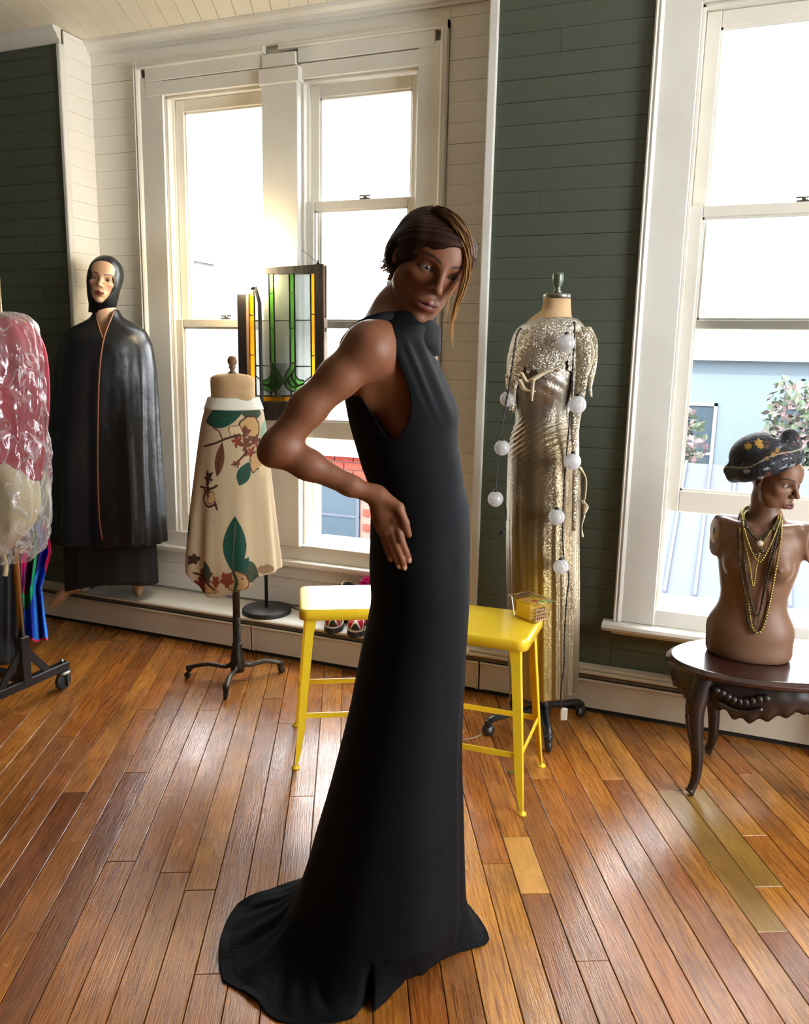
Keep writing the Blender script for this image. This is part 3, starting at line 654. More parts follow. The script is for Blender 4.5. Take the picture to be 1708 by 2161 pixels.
# ================================================================ FIGURES: one smooth surface each, from a blended distance field
class Field:
    def __init__(s, lo, hi, h):
        s.lo = np.array(lo, float); s.h = h; s.n = np.ceil((np.array(hi, float)-s.lo)/h).astype(int)+1
        s.f = np.full(s.n, 0.5, np.float32)
    def _win(s, c, rad):
        a = np.floor((np.array(c)-rad-s.lo)/s.h).astype(int); b = np.ceil((np.array(c)+rad-s.lo)/s.h).astype(int)+1
        a = np.clip(a, 0, s.n); b = np.clip(b, 0, s.n); 
        if np.any(b <= a): return None
        g = [s.lo[i]+s.h*np.arange(a[i], b[i]) for i in range(3)]
        P = np.stack(np.meshgrid(*g, indexing='ij'), -1)
        return tuple(slice(a[i], b[i]) for i in range(3)), P
    def put(s, c, rad, fn, k, op):
        w_ = s._win(c, rad+k+3*s.h)
        if w_ is None: return
        sl, P = w_; d = fn(P).astype(np.float32); f = s.f[sl]
        if op == '+':
            h = np.clip(0.5+0.5*(f-d)/k, 0, 1); s.f[sl] = f*(1-h)+d*h-k*h*(1-h)
        else:
            h = np.clip(0.5-0.5*(f+d)/k, 0, 1); s.f[sl] = f*(1-h)-d*h+k*h*(1-h)
    def mesh(s, keep=None):
        f = s.f; n = np.array(f.shape)-1; mn = None
        for dx in (0,1):
            for dy in (0,1):
                for dz in (0,1):
                    q = f[dx:dx+n[0], dy:dy+n[1], dz:dz+n[2]]
                    if mn is None: mn = q.copy(); mx = q.copy()
                    else: np.minimum(mn, q, out=mn); np.maximum(mx, q, out=mx)
        I = np.argwhere((mn < 0) & (mx >= 0)); idx = -np.ones(n, np.int64); idx[tuple(I.T)] = np.arange(len(I))
        acc = np.zeros((len(I), 3)); cnt = np.zeros(len(I))
        cor = [(x,y,z) for x in (0,1) for y in (0,1) for z in (0,1)]
        for a in cor:
            for ax in range(3):
                if a[ax]: continue
                b = list(a); b[ax] = 1
                fa = f[I[:,0]+a[0], I[:,1]+a[1], I[:,2]+a[2]]; fb = f[I[:,0]+b[0], I[:,1]+b[1], I[:,2]+b[2]]
                m = (fa < 0) != (fb < 0); t = np.where(m, fa/np.where(m, fa-fb, 1), 0)
                p = np.tile(np.array(a, float), (len(I), 1)); p[:,ax] += t
                acc[m] += p[m]; cnt[m] += 1
        V = s.lo+s.h*(I+acc/cnt[:,None]); Fc = []
        for ax in range(3):
            u, v = (ax+1)%3, (ax+2)%3
            sl0 = [slice(1, n[0]), slice(1, n[1]), slice(1, n[2])]; sl1 = list(sl0)
            sl0[ax] = slice(0, n[ax]); sl1[ax] = slice(1, n[ax]+1)
            A = f[tuple(sl0)] < 0; B = f[tuple(sl1)] < 0
            for flip, mm in ((False, A & ~B), (True, ~A & B)):
                E_ = np.argwhere(mm)
                if not len(E_): continue
                o = np.array([1,1,1]); o[ax] = 0; E_ = E_+o
                def c(du, dv):
                    q = E_.copy(); q[:,u] -= du; q[:,v] -= dv; return idx[q[:,0], q[:,1], q[:,2]]
                Q = np.stack([c(1,1), c(0,1), c(0,0), c(1,0)], 1)
                Fc.append(Q[:, ::-1] if flip else Q)
        Fc = np.concatenate(Fc); Fc = Fc[(Fc >= 0).all(1)]
        if keep is not None:
            kv = keep(V); Fc = Fc[kv[Fc].all(1)]
            used = np.unique(Fc); mp = -np.ones(len(V), np.int64); mp[used] = np.arange(len(used)); V = V[used]; Fc = mp[Fc]
        # light relaxation
        for it in range(2):
            S = np.zeros_like(V); C = np.zeros(len(V))
            for a, b in ((0,1),(1,2),(2,3),(3,0)):
                np.add.at(S, Fc[:,a], V[Fc[:,b]]); np.add.at(S, Fc[:,b], V[Fc[:,a]]); np.add.at(C, Fc[:,a], 1); np.add.at(C, Fc[:,b], 1)
            V = V*0.6+0.4*S/np.maximum(C, 1)[:,None]
        return V, Fc
class Frame:
    """local frame: columns of R are local axes in world, T origin, s scale"""
    def __init__(s, fld, R=np.eye(3), T=(0,0,0), sc=1.0): s.F = fld; s.R = np.array(R, float); s.T = np.array(T, float); s.s = sc
    def w(s, p): return s.T+s.R @ (np.array(p, float)*s.s)
    def loc(s, P): return ((P-s.T) @ s.R)/s.s
    def ell(s, c, r, k=0.01, op='+', R=None):
        c = np.array(c, float); r = np.array(r, float)
        def fn(P):
            q = s.loc(P)-c
            if R is not None: q = q @ np.array(R)
            a = np.sqrt(((q/r)**2).sum(-1)); b = np.sqrt(((q/(r*r))**2).sum(-1))+1e-9
            return a*(a-1)/b*s.s
        s.F.put(s.w(c), r.max()*s.s, fn, k, op); return s
    def cap(s, a, b, ra, rb=None, k=0.01, op='+', flat=None):
        a = np.array(a, float); b = np.array(b, float); rb = ra if rb is None else rb; ab = b-a; L2 = ab.dot(ab)+1e-12
        def fn(P):
            q = s.loc(P)-a; t = np.clip((q @ ab)/L2, 0, 1); d = q-t[...,None]*ab
            if flat is not None:
                ax = np.array(flat[0], float); m = d @ ax; d = d+m[...,None]*ax*(1/flat[1]-1)
            return (np.sqrt((d*d).sum(-1))-(ra+(rb-ra)*t))*s.s
        s.F.put(s.w((a+b)/2), (np.sqrt(L2)/2+max(ra, rb))*s.s, fn, k, op); return s
def head_prims(f, ears=True, open_eyes=True, slim=1.0, low=0.0):
    """face looks along +y, z up, x to the figure's right"""
    x = slim
    f.ell((0,-0.012,0.036-low*0.8), (0.073*x,0.093,0.080-low), 0.02)
    f.ell((0,0.026,-0.015), (0.062*x,0.064,0.085), 0.03)
    f.ell((0,0.036,-0.070), (0.043*x,0.044,0.036), 0.025)
    f.ell((0,0.077,-0.099), (0.017,0.014,0.013), 0.02)
    for s in (-1, 1):
        f.ell((s*0.043*x,0.056,-0.018), (0.019,0.017,0.014), 0.02)
        f.cap((s*0.050*x,0.018,-0.050), (s*0.026*x,0.052,-0.088), 0.015, 0.014, 0.025)
        f.cap((s*0.046*x,0.064,0.025), (s*0.012,0.082,0.020), 0.009, 0.008, 0.012)
    f.ell((0,0.058-low*.5,0.052-low), (0.052*x,0.034,0.034), 0.03)
    for s in (-1, 1): f.ell((s*0.031,0.093,0.003), (0.0165,0.013,0.0095), 0.010, '-')
    f.cap((0,0.086,0.018), (0,0.107,-0.024), 0.0058, 0.0082, 0.012); f.ell((0,0.109,-0.0285), (0.0098,0.0095,0.0085), 0.006)
    for s in (-1, 1):
        f.ell((s*0.0105,0.096,-0.0325), (0.0064,0.0085,0.0065), 0.006)
        f.ell((s*0.0062,0.101,-0.0385), (0.0032,0.004,0.003), 0.003, '-')
        f.ell((s*0.031,0.0705,0.002), (0.0148,0.0145,0.0135), 0.004)
        if open_eyes: f.ell((s*0.031,0.088,0.0015), (0.0130,0.016,0.0042), 0.003, '-')
    # mouth
    f.ell((0,0.078,-0.066), (0.026,0.018,0.018), 0.012)
    f.cap((-0.0195,0.0835,-0.0625), (0,0.0945,-0.0595), 0.0042, 0.0058, 0.006); f.cap((0.0195,0.0835,-0.0625), (0,0.0945,-0.0595), 0.0042, 0.0058, 0.006)
    f.cap((-0.014,0.0865,-0.0715), (0.014,0.0865,-0.0715), 0.0068, 0.0068, 0.006); f.ell((0,0.091,-0.0715), (0.011,0.0065,0.0065), 0.006)
    f.cap((-0.021,0.0880,-0.0655), (0,0.0995,-0.0652), 0.0012, 0.0014, 0.003, '-'); f.cap((0.021,0.0880,-0.0655), (0,0.0995,-0.0652), 0.0012, 0.0014, 0.003, '-')
    if ears:
        for s in (-1, 1):
            Re = rotm('X', -0.2) @ rotm('Z', s*-0.35)
            f.ell((s*0.073*x,-0.012,0.002), (0.006,0.016,0.029), 0.006, '+', Re); f.ell((s*0.079*x,-0.008,0.004), (0.004,0.009,0.018), 0.004, '-', Re)
            f.ell((s*0.070*x,-0.006,-0.023), (0.006,0.008,0.009), 0.006)
def head_tint(q, skin, lip, brow, lid, dark=(0.03,0.02,0.015), blush=None):
    """face paint by local head position q: lips, brows, lids and lashes"""
    c = np.tile(np.array(skin, float), (len(q), 1))
    def mix(m, col):
        c[:] = c*(1-m[:,None])+np.array(col)*m[:,None]
    ax = np.abs(q[:,0]); fr = q[:,1] > 0.05
    if blush is not None: mix(np.exp(-(((ax-0.042)/0.016)**2+((q[:,2]+0.026)/0.016)**2))*fr*0.6, blush)
    mix(np.exp(-(((ax-0.032)/0.020)**2+((q[:,2]-0.006)/0.012)**2)*1.2)*fr*0.8, lid)
    u = (ax-0.031)/0.016; lash = np.exp(-((q[:,2]-(0.0055-0.006*u*u))/0.0018)**2)*(np.abs(u) < 1.1)*fr; mix(lash*0.95, dark)
    lash = np.exp(-((q[:,2]-(-0.0028+0.004*u*u))/0.0012)**2)*(np.abs(u) < 1.0)*fr; mix(lash*0.6, dark)
    u = (ax-0.033)/0.021; bz = 0.0235+0.004*(1-(u-0.2)**2); mix(np.exp(-((q[:,2]-bz)/0.0032)**4)*(np.abs(u) < 1.0)*fr, brow)
    u = ax/0.022; up = (q[:,2] < -0.0560-0.005*u) & (q[:,2] > -0.0655); lo = (q[:,2] <= -0.0655) & (q[:,2] > -0.0785+0.011*u*u)
    mix(((up | lo) & (ax < 0.0215) & (q[:,1] > 0.078)).astype(float), lip)
    mix(((np.abs(q[:,2]+0.0655) < 0.0013) & (ax < 0.020) & (q[:,1] > 0.076)).astype(float)*0.85, dark)
    return c
def add_eyes(parent, fr, iris, name='eye', white=(0.26,0.24,0.22)):
    for s in (-1, 1):
        V, C = MB(), None
        V.ball((0,0,0), 0.0124*fr.s, 26)
        P = np.concatenate(V.v); d = P/(0.0124*fr.s)
        g = np.array([-0.05*s*0, 1.0, -0.02]); g /= np.linalg.norm(g); a = d @ g
        C = np.tile(np.array(white), (len(P),1)); C[a > 0.90] = iris; C[a > 0.975] = (0.004,0.004,0.004)
        o = V.build(name, MT['eye'], parent, col=C); o.matrix_local = Matrix.Translation(Vector(fr.w((s*0.031,0.0712,0.0015))-np.array(parent.location))) @ Matrix(fr.R.tolist()).to_4x4()
MT['eye'] = M('eye', (0.7,0.7,0.7), 0.08, attr=True)
def axes(fwd, up):
    y = np.array(fwd, float); y /= np.linalg.norm(y); z = np.array(up, float); z -= y*z.dot(y); z /= np.linalg.norm(z); x = np.cross(y, z)
    return np.stack([x, y, z], 1)
def mesh_obj(name, parts, mat, parent=None, loc=(0,0,0), tints=None):
    b = MB(); o = np.array(loc, float)
    for V, Fc in parts: b.add(V-o, Fc.tolist(), True)
    return b.build(name, mat, parent, fix=False, col=None if tints is None else np.concatenate(tints))
def tilt_axes(yaw, pitch, roll, base):
    """base = world direction 'towards the viewer' (horizontal). yaw to image right, pitch up, roll clockwise seen from the front"""
    n = np.array(base, float); n /= np.linalg.norm(n); zz = np.array([0,0,1.0]); r = np.cross(n, zz)*-1   # image right seen by the viewer
    f = n*math.cos(yaw)+r*math.sin(yaw); side = np.cross(zz, f); side /= np.linalg.norm(side)
    f2 = f*math.cos(pitch)+zz*math.sin(pitch); up = zz*math.cos(pitch)-f*math.sin(pitch)
    rr = np.cross(up, f2)                      # image-right-ish axis of the face
    up2 = up*math.cos(roll)+rr*math.sin(roll)
    return axes(f2, up2)
# ================================================================ GARMENT LOFTS
class Loft:
    """rings measured as (row, left, right, half depth) on an upright plane through P0 facing the viewer; a thing in the room, built round"""
    def __init__(s, P0, rows):
        s.P0 = np.array([P0[0], P0[1], 0.0]); n = -np.array([P0[0], P0[1], 0.0]); s.n = n/np.linalg.norm(n); s.rows = np.array(rows, float)
        s.r = np.array([-s.n[1], s.n[0], 0.0])
    def pt(s, px, py, dep=0.0): return at_plane(px, py, s.P0, s.n, dep)
    def at(s, row):
        R = s.rows; return [np.interp(row, R[:,0], R[:,i]) for i in (1,2,3)]
    def sm_at(s, rows_q):
        R = s.rows; t = np.linspace(0, len(R)-1, 400); S = spline(R, 400); return np.stack([np.interp(rows_q, S[:,0], S[:,i]) for i in (1,2,3)], 1)
    def ring(s, row, lrb, th, grow=0.0, power=2.0):
        L = s.pt(lrb[0], row); R = s.pt(lrb[1], row); c = (L+R)/2; a = (R-L)/2; al = np.linalg.norm(a); a = a/al
        ct, st = np.cos(th), np.sin(th)
        x = np.sign(ct)*np.abs(ct)**(2/power)*(al+grow); y = np.sign(st)*np.abs(st)**(2/power)*(lrb[2]+grow)
        return c, a, x, y
    def grid(s, rows_q, nth, fold=None, grow=0.0, power=2.0, smoothed=True):
        th = np.arange(nth)/nth*2*np.pi; G = []; LRB = s.sm_at(rows_q) if smoothed else np.stack([s.at(r) for r in rows_q])
        for i, row in enumerate(rows_q):
            rowv = np.broadcast_to(row, (nth,)); c, a, x, y = s.ring(row, LRB[i], th, grow, power)
            f = 1.0 if fold is None else fold(th, row)
            G.append(c+a*(x*f)[:,None]+s.n*(y*f)[:,None])
        return np.array(G), th
def hemmed(s, row0, hem, m, nth, fold=None, grow=0.0, power=2.0):
    """like grid, but the last row follows hem(theta)"""
    th = np.arange(nth)/nth*2*np.pi; hb = hem(th); T = np.linspace(0, 1, m); G = np.zeros((m, nth, 3)); rowsM = np.zeros((m, nth))
    for i, t in enumerate(T):
        rows = row0+(hb-row0)*t; LRB = s.sm_at(rows)
        for j in range(nth):
            c, a, x, y = s.ring(rows[j], LRB[j], th[j:j+1], grow, power); f = 1.0 if fold is None else fold(th[j:j+1], rows[j])
            G[i, j] = c+a*(x*f)[0]+s.n*(y*f)[0]
        rowsM[i] = rows
    return G, th, rowsM
def wob(th, *w): return sum(a*np.sin(k*th+p) for k, a, p in w)
# ================================================================ CLOAKED MANNEQUIN ON THE LEDGE
MT['mannequin'] = M('painted mannequin skin', srgb('c49a74'), 0.35, attr=True)
MT['leather'] = M('black leather', (0.006, 0.0065, 0.008), 0.27, var=((0.010,0.011,0.014), 5, 0.45, 0.7), bump=(9, 0.6), spec=0.38, rvar=0.10)
MT['piping'] = M('brown piping', srgb('8a5638'), 0.5); MT['black_cloth'] = M('black cloth', (0.006,0.006,0.007), 0.8, bump=(60, 0.2))
MP = (-2.87, 3.31)
LC = Loft(MP, [(655,200,250,.065),(672,188,262,.085),(685,165,285,.105),(697,142,305,.125),(712,131,314,.145),(735,124,322,.155),(780,116,328,.165),(850,110,331,.168),(950,105,335,.175),(1050,102,341,.178),(1140,100,346,.182)])
mq = empty('mannequin', (MP[0], MP[1], 0.18), label='full-size mannequin with pale painted face, barefoot on the ledge left of the windows', cat='mannequin')
MO = np.array(mq.location)
hp = LC.pt(221, 594)
hR = tilt_axes(math.radians(-10), math.radians(2), math.radians(9), LC.n)
fl = Field(hp-[.14,.14,.26], hp+[.14,.15,.15], 0.0021); fr = Frame(fl, hR, hp, 0.98); head_prims(fr, ears=False, open_eyes=True, slim=0.95)
hn = LC.pt(222, 662, 0.0); fr0 = Frame(fl); fr0.cap(fr.w((0,-.02,-.05)), hn, .044, .046, .03); fr0.cap(hn, hn+[0,0,-.06], .047, .06, .03)
Vh, Fh = fl.mesh(lambda V: V[:,2] > hn[2]-0.05)
th_ = head_tint(fr.loc(Vh), srgb('d2a882'), srgb('7c2f25'), srgb('5a3826'), srgb('6b4028'), blush=srgb('c98a70'))
bl = np.array([MP[0]-0.0, MP[1], 0.9]); fb = Field((MP[0]-.36, MP[1]-.36, -.02), (MP[0]+.3, MP[1]+.24, 1.66), 0.007); f0 = Frame(fb)
f0.cap(hn, hn+[0,0,-.09], .047, .06, .03); f0.ell(LC.pt(222,760), (.15,.10,.20), .05); f0.ell(LC.pt(222,900), (.12,.09,.18), .05)
for sx in (160, 285): f0.cap(LC.pt(sx, 715), LC.pt(sx-6 if sx < 200 else sx+6, 850), .045, .04, .03)
kn = [(LC.pt(205, 960), LC.pt(175, 1100), at_y(152, 1228, 3.25)), (LC.pt(250, 960), LC.pt(275, 1100), at_y(291, 1222, 3.385))]
for a, b_, c in kn: f0.cap(a, b_, .075, .05, .03); f0.cap(b_, c, .05, .030, .02)
Vb, Fb = fb.mesh(lambda V: (V[:,2] < hn[2]-0.045) & (V[:,2] > 0.34))
ff = Field((-3.25,2.95,-.02), (-2.70,3.50,.40), 0.004); f1 = Frame(ff)
f1.cap(kn[0][1], kn[0][2], .05, .030, .02); f1.cap(kn[1][1], kn[1][2], .05, .030, .02)
A = at_y(152,1235,3.25); B = at_y(126,1262,3.20); Cc = at_y(106,1281,3.16)
f1.ell(A+[0.012,0.01,-.01], (.03,.03,.03), .02); f1.cap(A, B, .029, .027, .02); f1.cap(B, Cc, .026, .012, .015, flat=((0.7,-0.7,0), 1.35))
A = at_y(291,1226,3.385); B = at_z(292,1243,0.215); Cc = at_z(293,1252,0.196)
f1.cap(A, B, .028, .027, .02); f1.cap(B, Cc, .026, .015, .015)
f1.ell(A+[0,0.02,-.015], (.028,.03,.03), .02)
Vf, Ff = ff.mesh(lambda V: V[:,2] < 0.345)
skin2 = np.array(srgb('b98a62'))
mesh_obj('body', [(Vh,Fh),(Vb,Fb),(Vf,Ff)], MT['mannequin'], mq, MO, [th_, np.tile(skin2,(len(Vb),1)), np.tile(skin2,(len(Vf),1))])
add_eyes(mq, fr, (.05,.03,.02))
# hood
fh = Field(hp-[.15,.15,.22], hp+[.15,.16,.16], 0.0032); q = Frame(fh, hR, hp, 0.98)
q.ell((0,-0.014,0.036), (0.083,0.104,0.092), .02); q.ell((0,0.018,-0.02), (0.078,0.074,0.09), .03); q.ell((0,0.022,-0.082), (0.058,0.062,0.050), .03); q.cap((0,-.015,-.07), (0,-.022,-.19), .066, .062, .03)
q.ell((0.0,0.088,-0.022), (0.053,0.075,0.078), .012, '-')
q.ell((0,-0.012,0.034), (0.0755,0.0955,0.083), .004, '-'); q.cap((0,-.02,-.07), (0,-.024,-.25), .052, .053, .01, '-'); q.ell((0,0.02,-0.02), (0.068,0.068,0.085), .006, '-')
Vq, Fq = fh.mesh(lambda V: fr.loc(V)[:,2] > -0.163)
hood = mesh_obj('leather_hood', [(Vq, Fq)], MT['leather'], None, hp); hood.location = Vector(hp)
tag(hood, 'black leather hood framing the pale face of the cloaked mannequin', 'hood')
# long black skirt under the cloak
def fold(th, row): return 1+wob(th, (9, .018, 0.3), (14, .014, 1.2), (5, .012, 2))*smooth(1080, 1220, row)
LS = Loft(MP, [(1040,130,318,.13),(1120,134,326,.14),(1180,135,329,.148),(1245,137,331,.152)])
G, th, rows = hemmed(LS, 1040, lambda t: 1228+10*np.sin(t*2+1.2)-10*np.cos(t), 22, 120, fold)
G -= MO; sk = MB().grid(G, True).build('long_skirt', MT['black_cloth'], None, fix=False, solid=0.004); sk.location = Vector(MO)
tag(sk, 'long plain black skirt showing below the leather cloak of the mannequin', 'skirt')
# cloak
def fold(th, row):
    k = smooth(700, 1100, row)
    k2 = smooth(690, 860, row)
    return 1+k*(wob(th, (6, .026, 0.9), (11, .022, 2.2), (17, .010, 0.4)))+k2*wob(th, (9, .012, 0.3), (15, .012, 1.4), (23, .006, 0.2))
rq = np.concatenate([np.linspace(655, 715, 20), np.linspace(722, 1140, 60)]); G, th = LC.grid(rq, 220, fold, 0.0, 2.15)
pj = proj(G.reshape(-1,3)).reshape(*G.shape[:2], 2); near = np.sin(th) > 0
def inpoly(p, poly):
    x, y = p[...,0], p[...,1]; r = np.zeros(x.shape, bool); n = len(poly); j = n-1
    for i in range(n):
        xi, yi = poly[i]; xj, yj = poly[j]
        c = ((yi > y) != (yj > y)) & (x < (xj-xi)*(y-yi)/(yj-yi+1e-9)+xi); r ^= c; j = i
    return r
hole = inpoly(pj, [(198,640),(243,640),(238,660),(226,690),(219,712),(213,695),(205,672)]) & near[None,:]
cl = MB().grid(G-MO, True, keep=~hole).build('leather_cloak', MT['leather'], None, fix=False, solid=0.004); cl.location = Vector(MO)
tag(cl, 'long black leather cloak with brown piped front edge on the mannequin', 'cloak')
def on_front(pts, off=0.004):      # carry measured points onto the front of the cloak
    out = []
    for px, py in pts:
        l, r_, b_ = LC.sm_at(np.array([py]))[0]; c = (l+r_)/2; hw = (r_-l)/2; ct = np.clip((px-c)/hw, -1, 1); st = (1-abs(ct)**2.15)**(1/2.15)
        t = math.acos(ct); out.append(LC.pt(px, py, b_*st*fold(np.array([math.atan2(st, ct)]), py)[0]+off))
    return np.array(out)
edge = on_front([(240,656),(236,668),(227,690),(219,715),(213,750),(209,800),(207,860),(206,930),(206,1000),(208,1070),(211,1110),(216,1139)])
MB().tube(spline(edge, 60)-MO, 0.0042, 8).build('front_piping', MT['piping'], cl, label='brown piping down the front edge')
MB().tube(spline(on_front([(199,657),(206,680),(213,703),(219,718)]), 20)-MO, 0.0042, 8).build('front_piping', MT['piping'], cl)
# ================================================================ DRESS FORM WITH THE FLORAL SKIRT
MT['linen'] = M('old linen', srgb('c9a87c'), 0.8, var=(srgb('a98960'), 7, 0.45, 0.7), bump=(120, 0.15)); MT['cast'] = M('dark cast iron', srgb('3b352e'), 0.42, metal=0.7, var=(srgb('57503f'), 8, 0.5, 0.7))
MT['brown_wood'] = M('brown turned wood', srgb('7a5535'), 0.4, var=(srgb('583a22'), 9, 0.4, 0.7))
FP = (-1.97, 2.98); LK = Loft(FP, [(838,441,545,.075),(850,437,549,.085),(866,432,555,.095),(900,424,561,.11),(960,415,567,.13),(1040,405,574,.15),(1120,398,581,.17),(1180,394,587,.185),(1250,390,594,.20)])
df = empty('dress_form', (*FP, 0.0), label='antique dress form with turned finial on a screw post with castered iron feet', cat='dress form'); FO = np.array(df.location)
z = lambda px, py: LK.pt(px, py)[2]
c0 = LK.pt(491, 800)-FO
MB().lathe([(.090, z(491,1000)), (.099, z(491,842)), (.1005, z(491,805)), (.098, z(491,797)), (.075, z(491,791)), (.03, z(491,788)), (0.0, z(491,787))], (c0[0], c0[1], 0), 48, sy=0.72, R=None).build('torso_block', MT['linen'], df)
MB().lathe([(.012, z(491,790)), (.020, z(491,787)), (.010, z(491,783)), (.010, z(491,779)), (.016, z(491,775)), (.012,z(491,772)), (.019, z(491,766)), (.0205, z(491,760)), (.015, z(491,754)), (.006, z(491,751)), (0, z(491,750))], (c0[0], c0[1], 0), 24).build('finial', MT['brown_wood'], df)
zb = z(493,1300); zh = z(493,1358)
MB().lathe([(.016, z(491,1000)), (.016, zb), (.013, zb-0.002), (.013, zh)], (0,0,0), 18).build('post', MT['cast'], df)
sc_ = MB()
tt = np.linspace(0, 1, 15*16); ang = tt*15*2*np.pi
sc_.tube(np.stack([.0145*np.cos(ang), .0145*np.sin(ang), zb+(zh-zb)*tt], 1), 0.0042, 5).build('screw_thread', MT['cast'], df)
MB().lathe([(.020, zh+.004), (.022, zh-.004), (.021, zh-.03), (.028, zh-.05), (.033, .06), (.03, .042), (0,.04)], (0,0,0), 24).build('hub', MT['cast'], df)
targets = [at_z(400,1431,0.0)-FO, at_z(487,1458,0.0)-FO, at_z(588,1421,0.0)-FO]
targets.append(-(targets[0]+targets[1]+targets[2])/1.2)
for tg in targets:
    d = tg[:2]; L_ = np.linalg.norm(d); d = d/L_; L_ = max(L_, 0.2)
    P = [(0.012,.088),(0.03,.072),(0.055,.062),(0.09,.066),(0.13,.070),(L_-.03,.060),(L_,.048)]
    pp = spline([np.array([d[0]*a, d[1]*a, h]) for a, h in P], 30)
    lg = MB().tube(pp, np.interp(np.linspace(0,1,30), [0,.3,.8,1], [.016,.012,.011,.014]), 10, flat=0.8).build('leg', MT['cast'], df)
    cs = MB(); e = np.array([d[0]*L_, d[1]*L_, 0]); sd_ = np.array([-d[1], d[0], 0])
    cs.lathe([(.014,.058),(.015,.05),(.014,.038),(.006,.030)], e, 14)
    Rw = np.stack([d_ for d_ in (np.array([d[0],d[1],0]), np.array([0,0,1.0]), sd_)], 1)
    cs.lathe([(0,-.007),(.0135,-.007),(.015,-.004),(.015,.004),(.0135,.007),(0,.007)], e+np.array([d[0],d[1],0])*0.008+[0,0,.015], 18, R=Rw)
    cs.bar(e+[0,0,.04]+sd_*0.009, e+np.array([d[0],d[1],0])*0.008+[0,0,.014]+sd_*0.009, .003, .012).bar(e+[0,0,.04]-sd_*0.009, e+np.array([d[0],d[1],0])*0.008+[0,0,.014]-sd_*0.009, .003, .012)
    cs.build('caster', MT['cast'], lg)
# the skirt, its printed leaves and blossoms
MT['floral'] = M('printed skirt cotton', (0.7,0.6,0.5), 0.75, attr=True, bump=(300, 0.1))
nt = MT['floral'].node_tree; pb = nt.nodes['Principled BSDF']; tl = nd(nt, 'ShaderNodeBsdfTranslucent'); mx = nd(nt, 'ShaderNodeMixShader'); mx.inputs[0].default_value = 0.30
nt.links.new(pb.inputs['Base Color'].links[0].from_socket, tl.inputs[0]); nt.links.new(pb.outputs[0], mx.inputs[1]); nt.links.new(tl.outputs[0], mx.inputs[2]); nt.links.new(mx.outputs[0], nt.nodes['Material Output'].inputs[0])
def fold(th, row):
    k = smooth(870, 1200, row)
    return 1+k*(0.050*np.sin(5*th+0.6)+0.038*np.sin(9*th+1.9)+0.014*np.sin(15*th))
def hem(th):
    x = np.cos(th); fr_ = np.sin(th) > 0
    px = 491+98*x
    front = np.interp(px, [392,402,412,440,462,480,520,540,590], [1168,1196,1214,1238,1238,1228,1214,1200,1194])
    back = np.interp(px, [392,470,515,535,560,590], [1168,1200,1226,1228,1218,1194])
    return np.where(fr_, front, back)
nth, mr = 620, 340
G, th, rows = hemmed(LK, 840, hem, mr, nth, fold) if False else (None, None, None)
th = np.arange(nth)/nth*2*np.pi; hb = hem(th); hb = np.convolve(np.concatenate([hb[-8:], hb, hb[:8]]), np.ones(9)/9, 'same')[8:-8]
T_ = np.linspace(0, 1, mr); rows = 840+(hb[None,:]-840)*T_[:,None]; LRB = LK.sm_at(rows.ravel()).reshape(mr, nth, 3)
def plane_pts(px, py, P0, n):
    d = np.stack([px-CX, py-CY, np.full_like(px, F_PX)], -1) @ RM.T; t = ((P0-CAM) @ n)/(d @ n); return CAM+d*t[...,None]
Lp = plane_pts(LRB[...,0], rows, LK.P0, LK.n); Rp = plane_pts(LRB[...,1], rows, LK.P0, LK.n); cc = (Lp+Rp)/2; aa = (Rp-Lp)/2
fo = fold(th[None,:], rows)
G = cc+aa*(np.cos(th)[None,:]*fo)[...,None]+LK.n*(LRB[...,2]*np.sin(th)[None,:]*fo)[...,None]
# print in cloth coordinates: S around, Vv down, both in millimetre-like units of the measured rows
hw = (LRB[...,1]-LRB[...,0])/2; cx_ = (LRB[...,1]+LRB[...,0])/2
ANG = (np.pi/2-th); ANG = np.where(ANG < -np.pi, ANG+2*np.pi, ANG)[None,:]; S = ANG*hw; Vv = rows
base = np.array(srgb('cdb692')); colr = np.tile(base, (mr, nth, 1)); nzz = np.sin(S*0.05+1)*np.sin(Vv*0.031)
colr *= (1+0.03*nzz)[...,None]
def s_of(px, py):
    l, r_, b_ = LK.sm_at(np.array([py]))[0]; u = np.clip((px-(l+r_)/2)/((r_-l)/2), -1, 1); return math.asin(u)*(r_-l)/2
def paint(mask, col): colr[mask] = col
def leaf(px, py, ln, wd, ang, col, vein=None):
    s0 = s_of(px, py); a = math.radians(ang); dx = S-s0; dy = Vv-py; u = dx*math.sin(a)-dy*math.cos(a); v = dx*math.cos(a)+dy*math.sin(a)
    t = np.clip(u/ln, -1, 1); m = (np.abs(v) < wd*(1-np.abs(t)**1.9)*(1-0.15*t)) & (np.abs(u) < ln); paint(m, col)
    if vein is not None: paint(m & (np.abs(v-1.2*np.sin(u*0.05)) < 0.9) & (u < ln*0.8), vein)
def blob(px, py, rx, ry, ang, col, ragged=0.15, k=5, ph=0.0, edge=None):
    s0 = s_of(px, py); a = math.radians(ang); dx = S-s0; dy = Vv-py; u = dx*math.cos(a)+dy*math.sin(a); v = -dx*math.sin(a)+dy*math.cos(a)
    rr = np.hypot(u/rx, v/ry); an = np.arctan2(v, u); lim = 1+ragged*np.sin(k*an+ph)+ragged*0.5*np.sin(2.3*k*an); m = rr < lim; paint(m, col)
    if edge is not None: paint(m & (rr > lim-0.13), edge)
def twig(pts, wd, col):
    Q = spline([(s_of(*p), p[1]) for p in pts], 30)
    for a, b_ in zip(Q[:-1], Q[1:]):
        ab = b_-a; L2 = ab @ ab+1e-9; t = np.clip(((S-a[0])*ab[0]+(Vv-a[1])*ab[1])/L2, 0, 1); paint(np.hypot(S-a[0]-t*ab[0], Vv-a[1]-t*ab[1]) < wd, col)
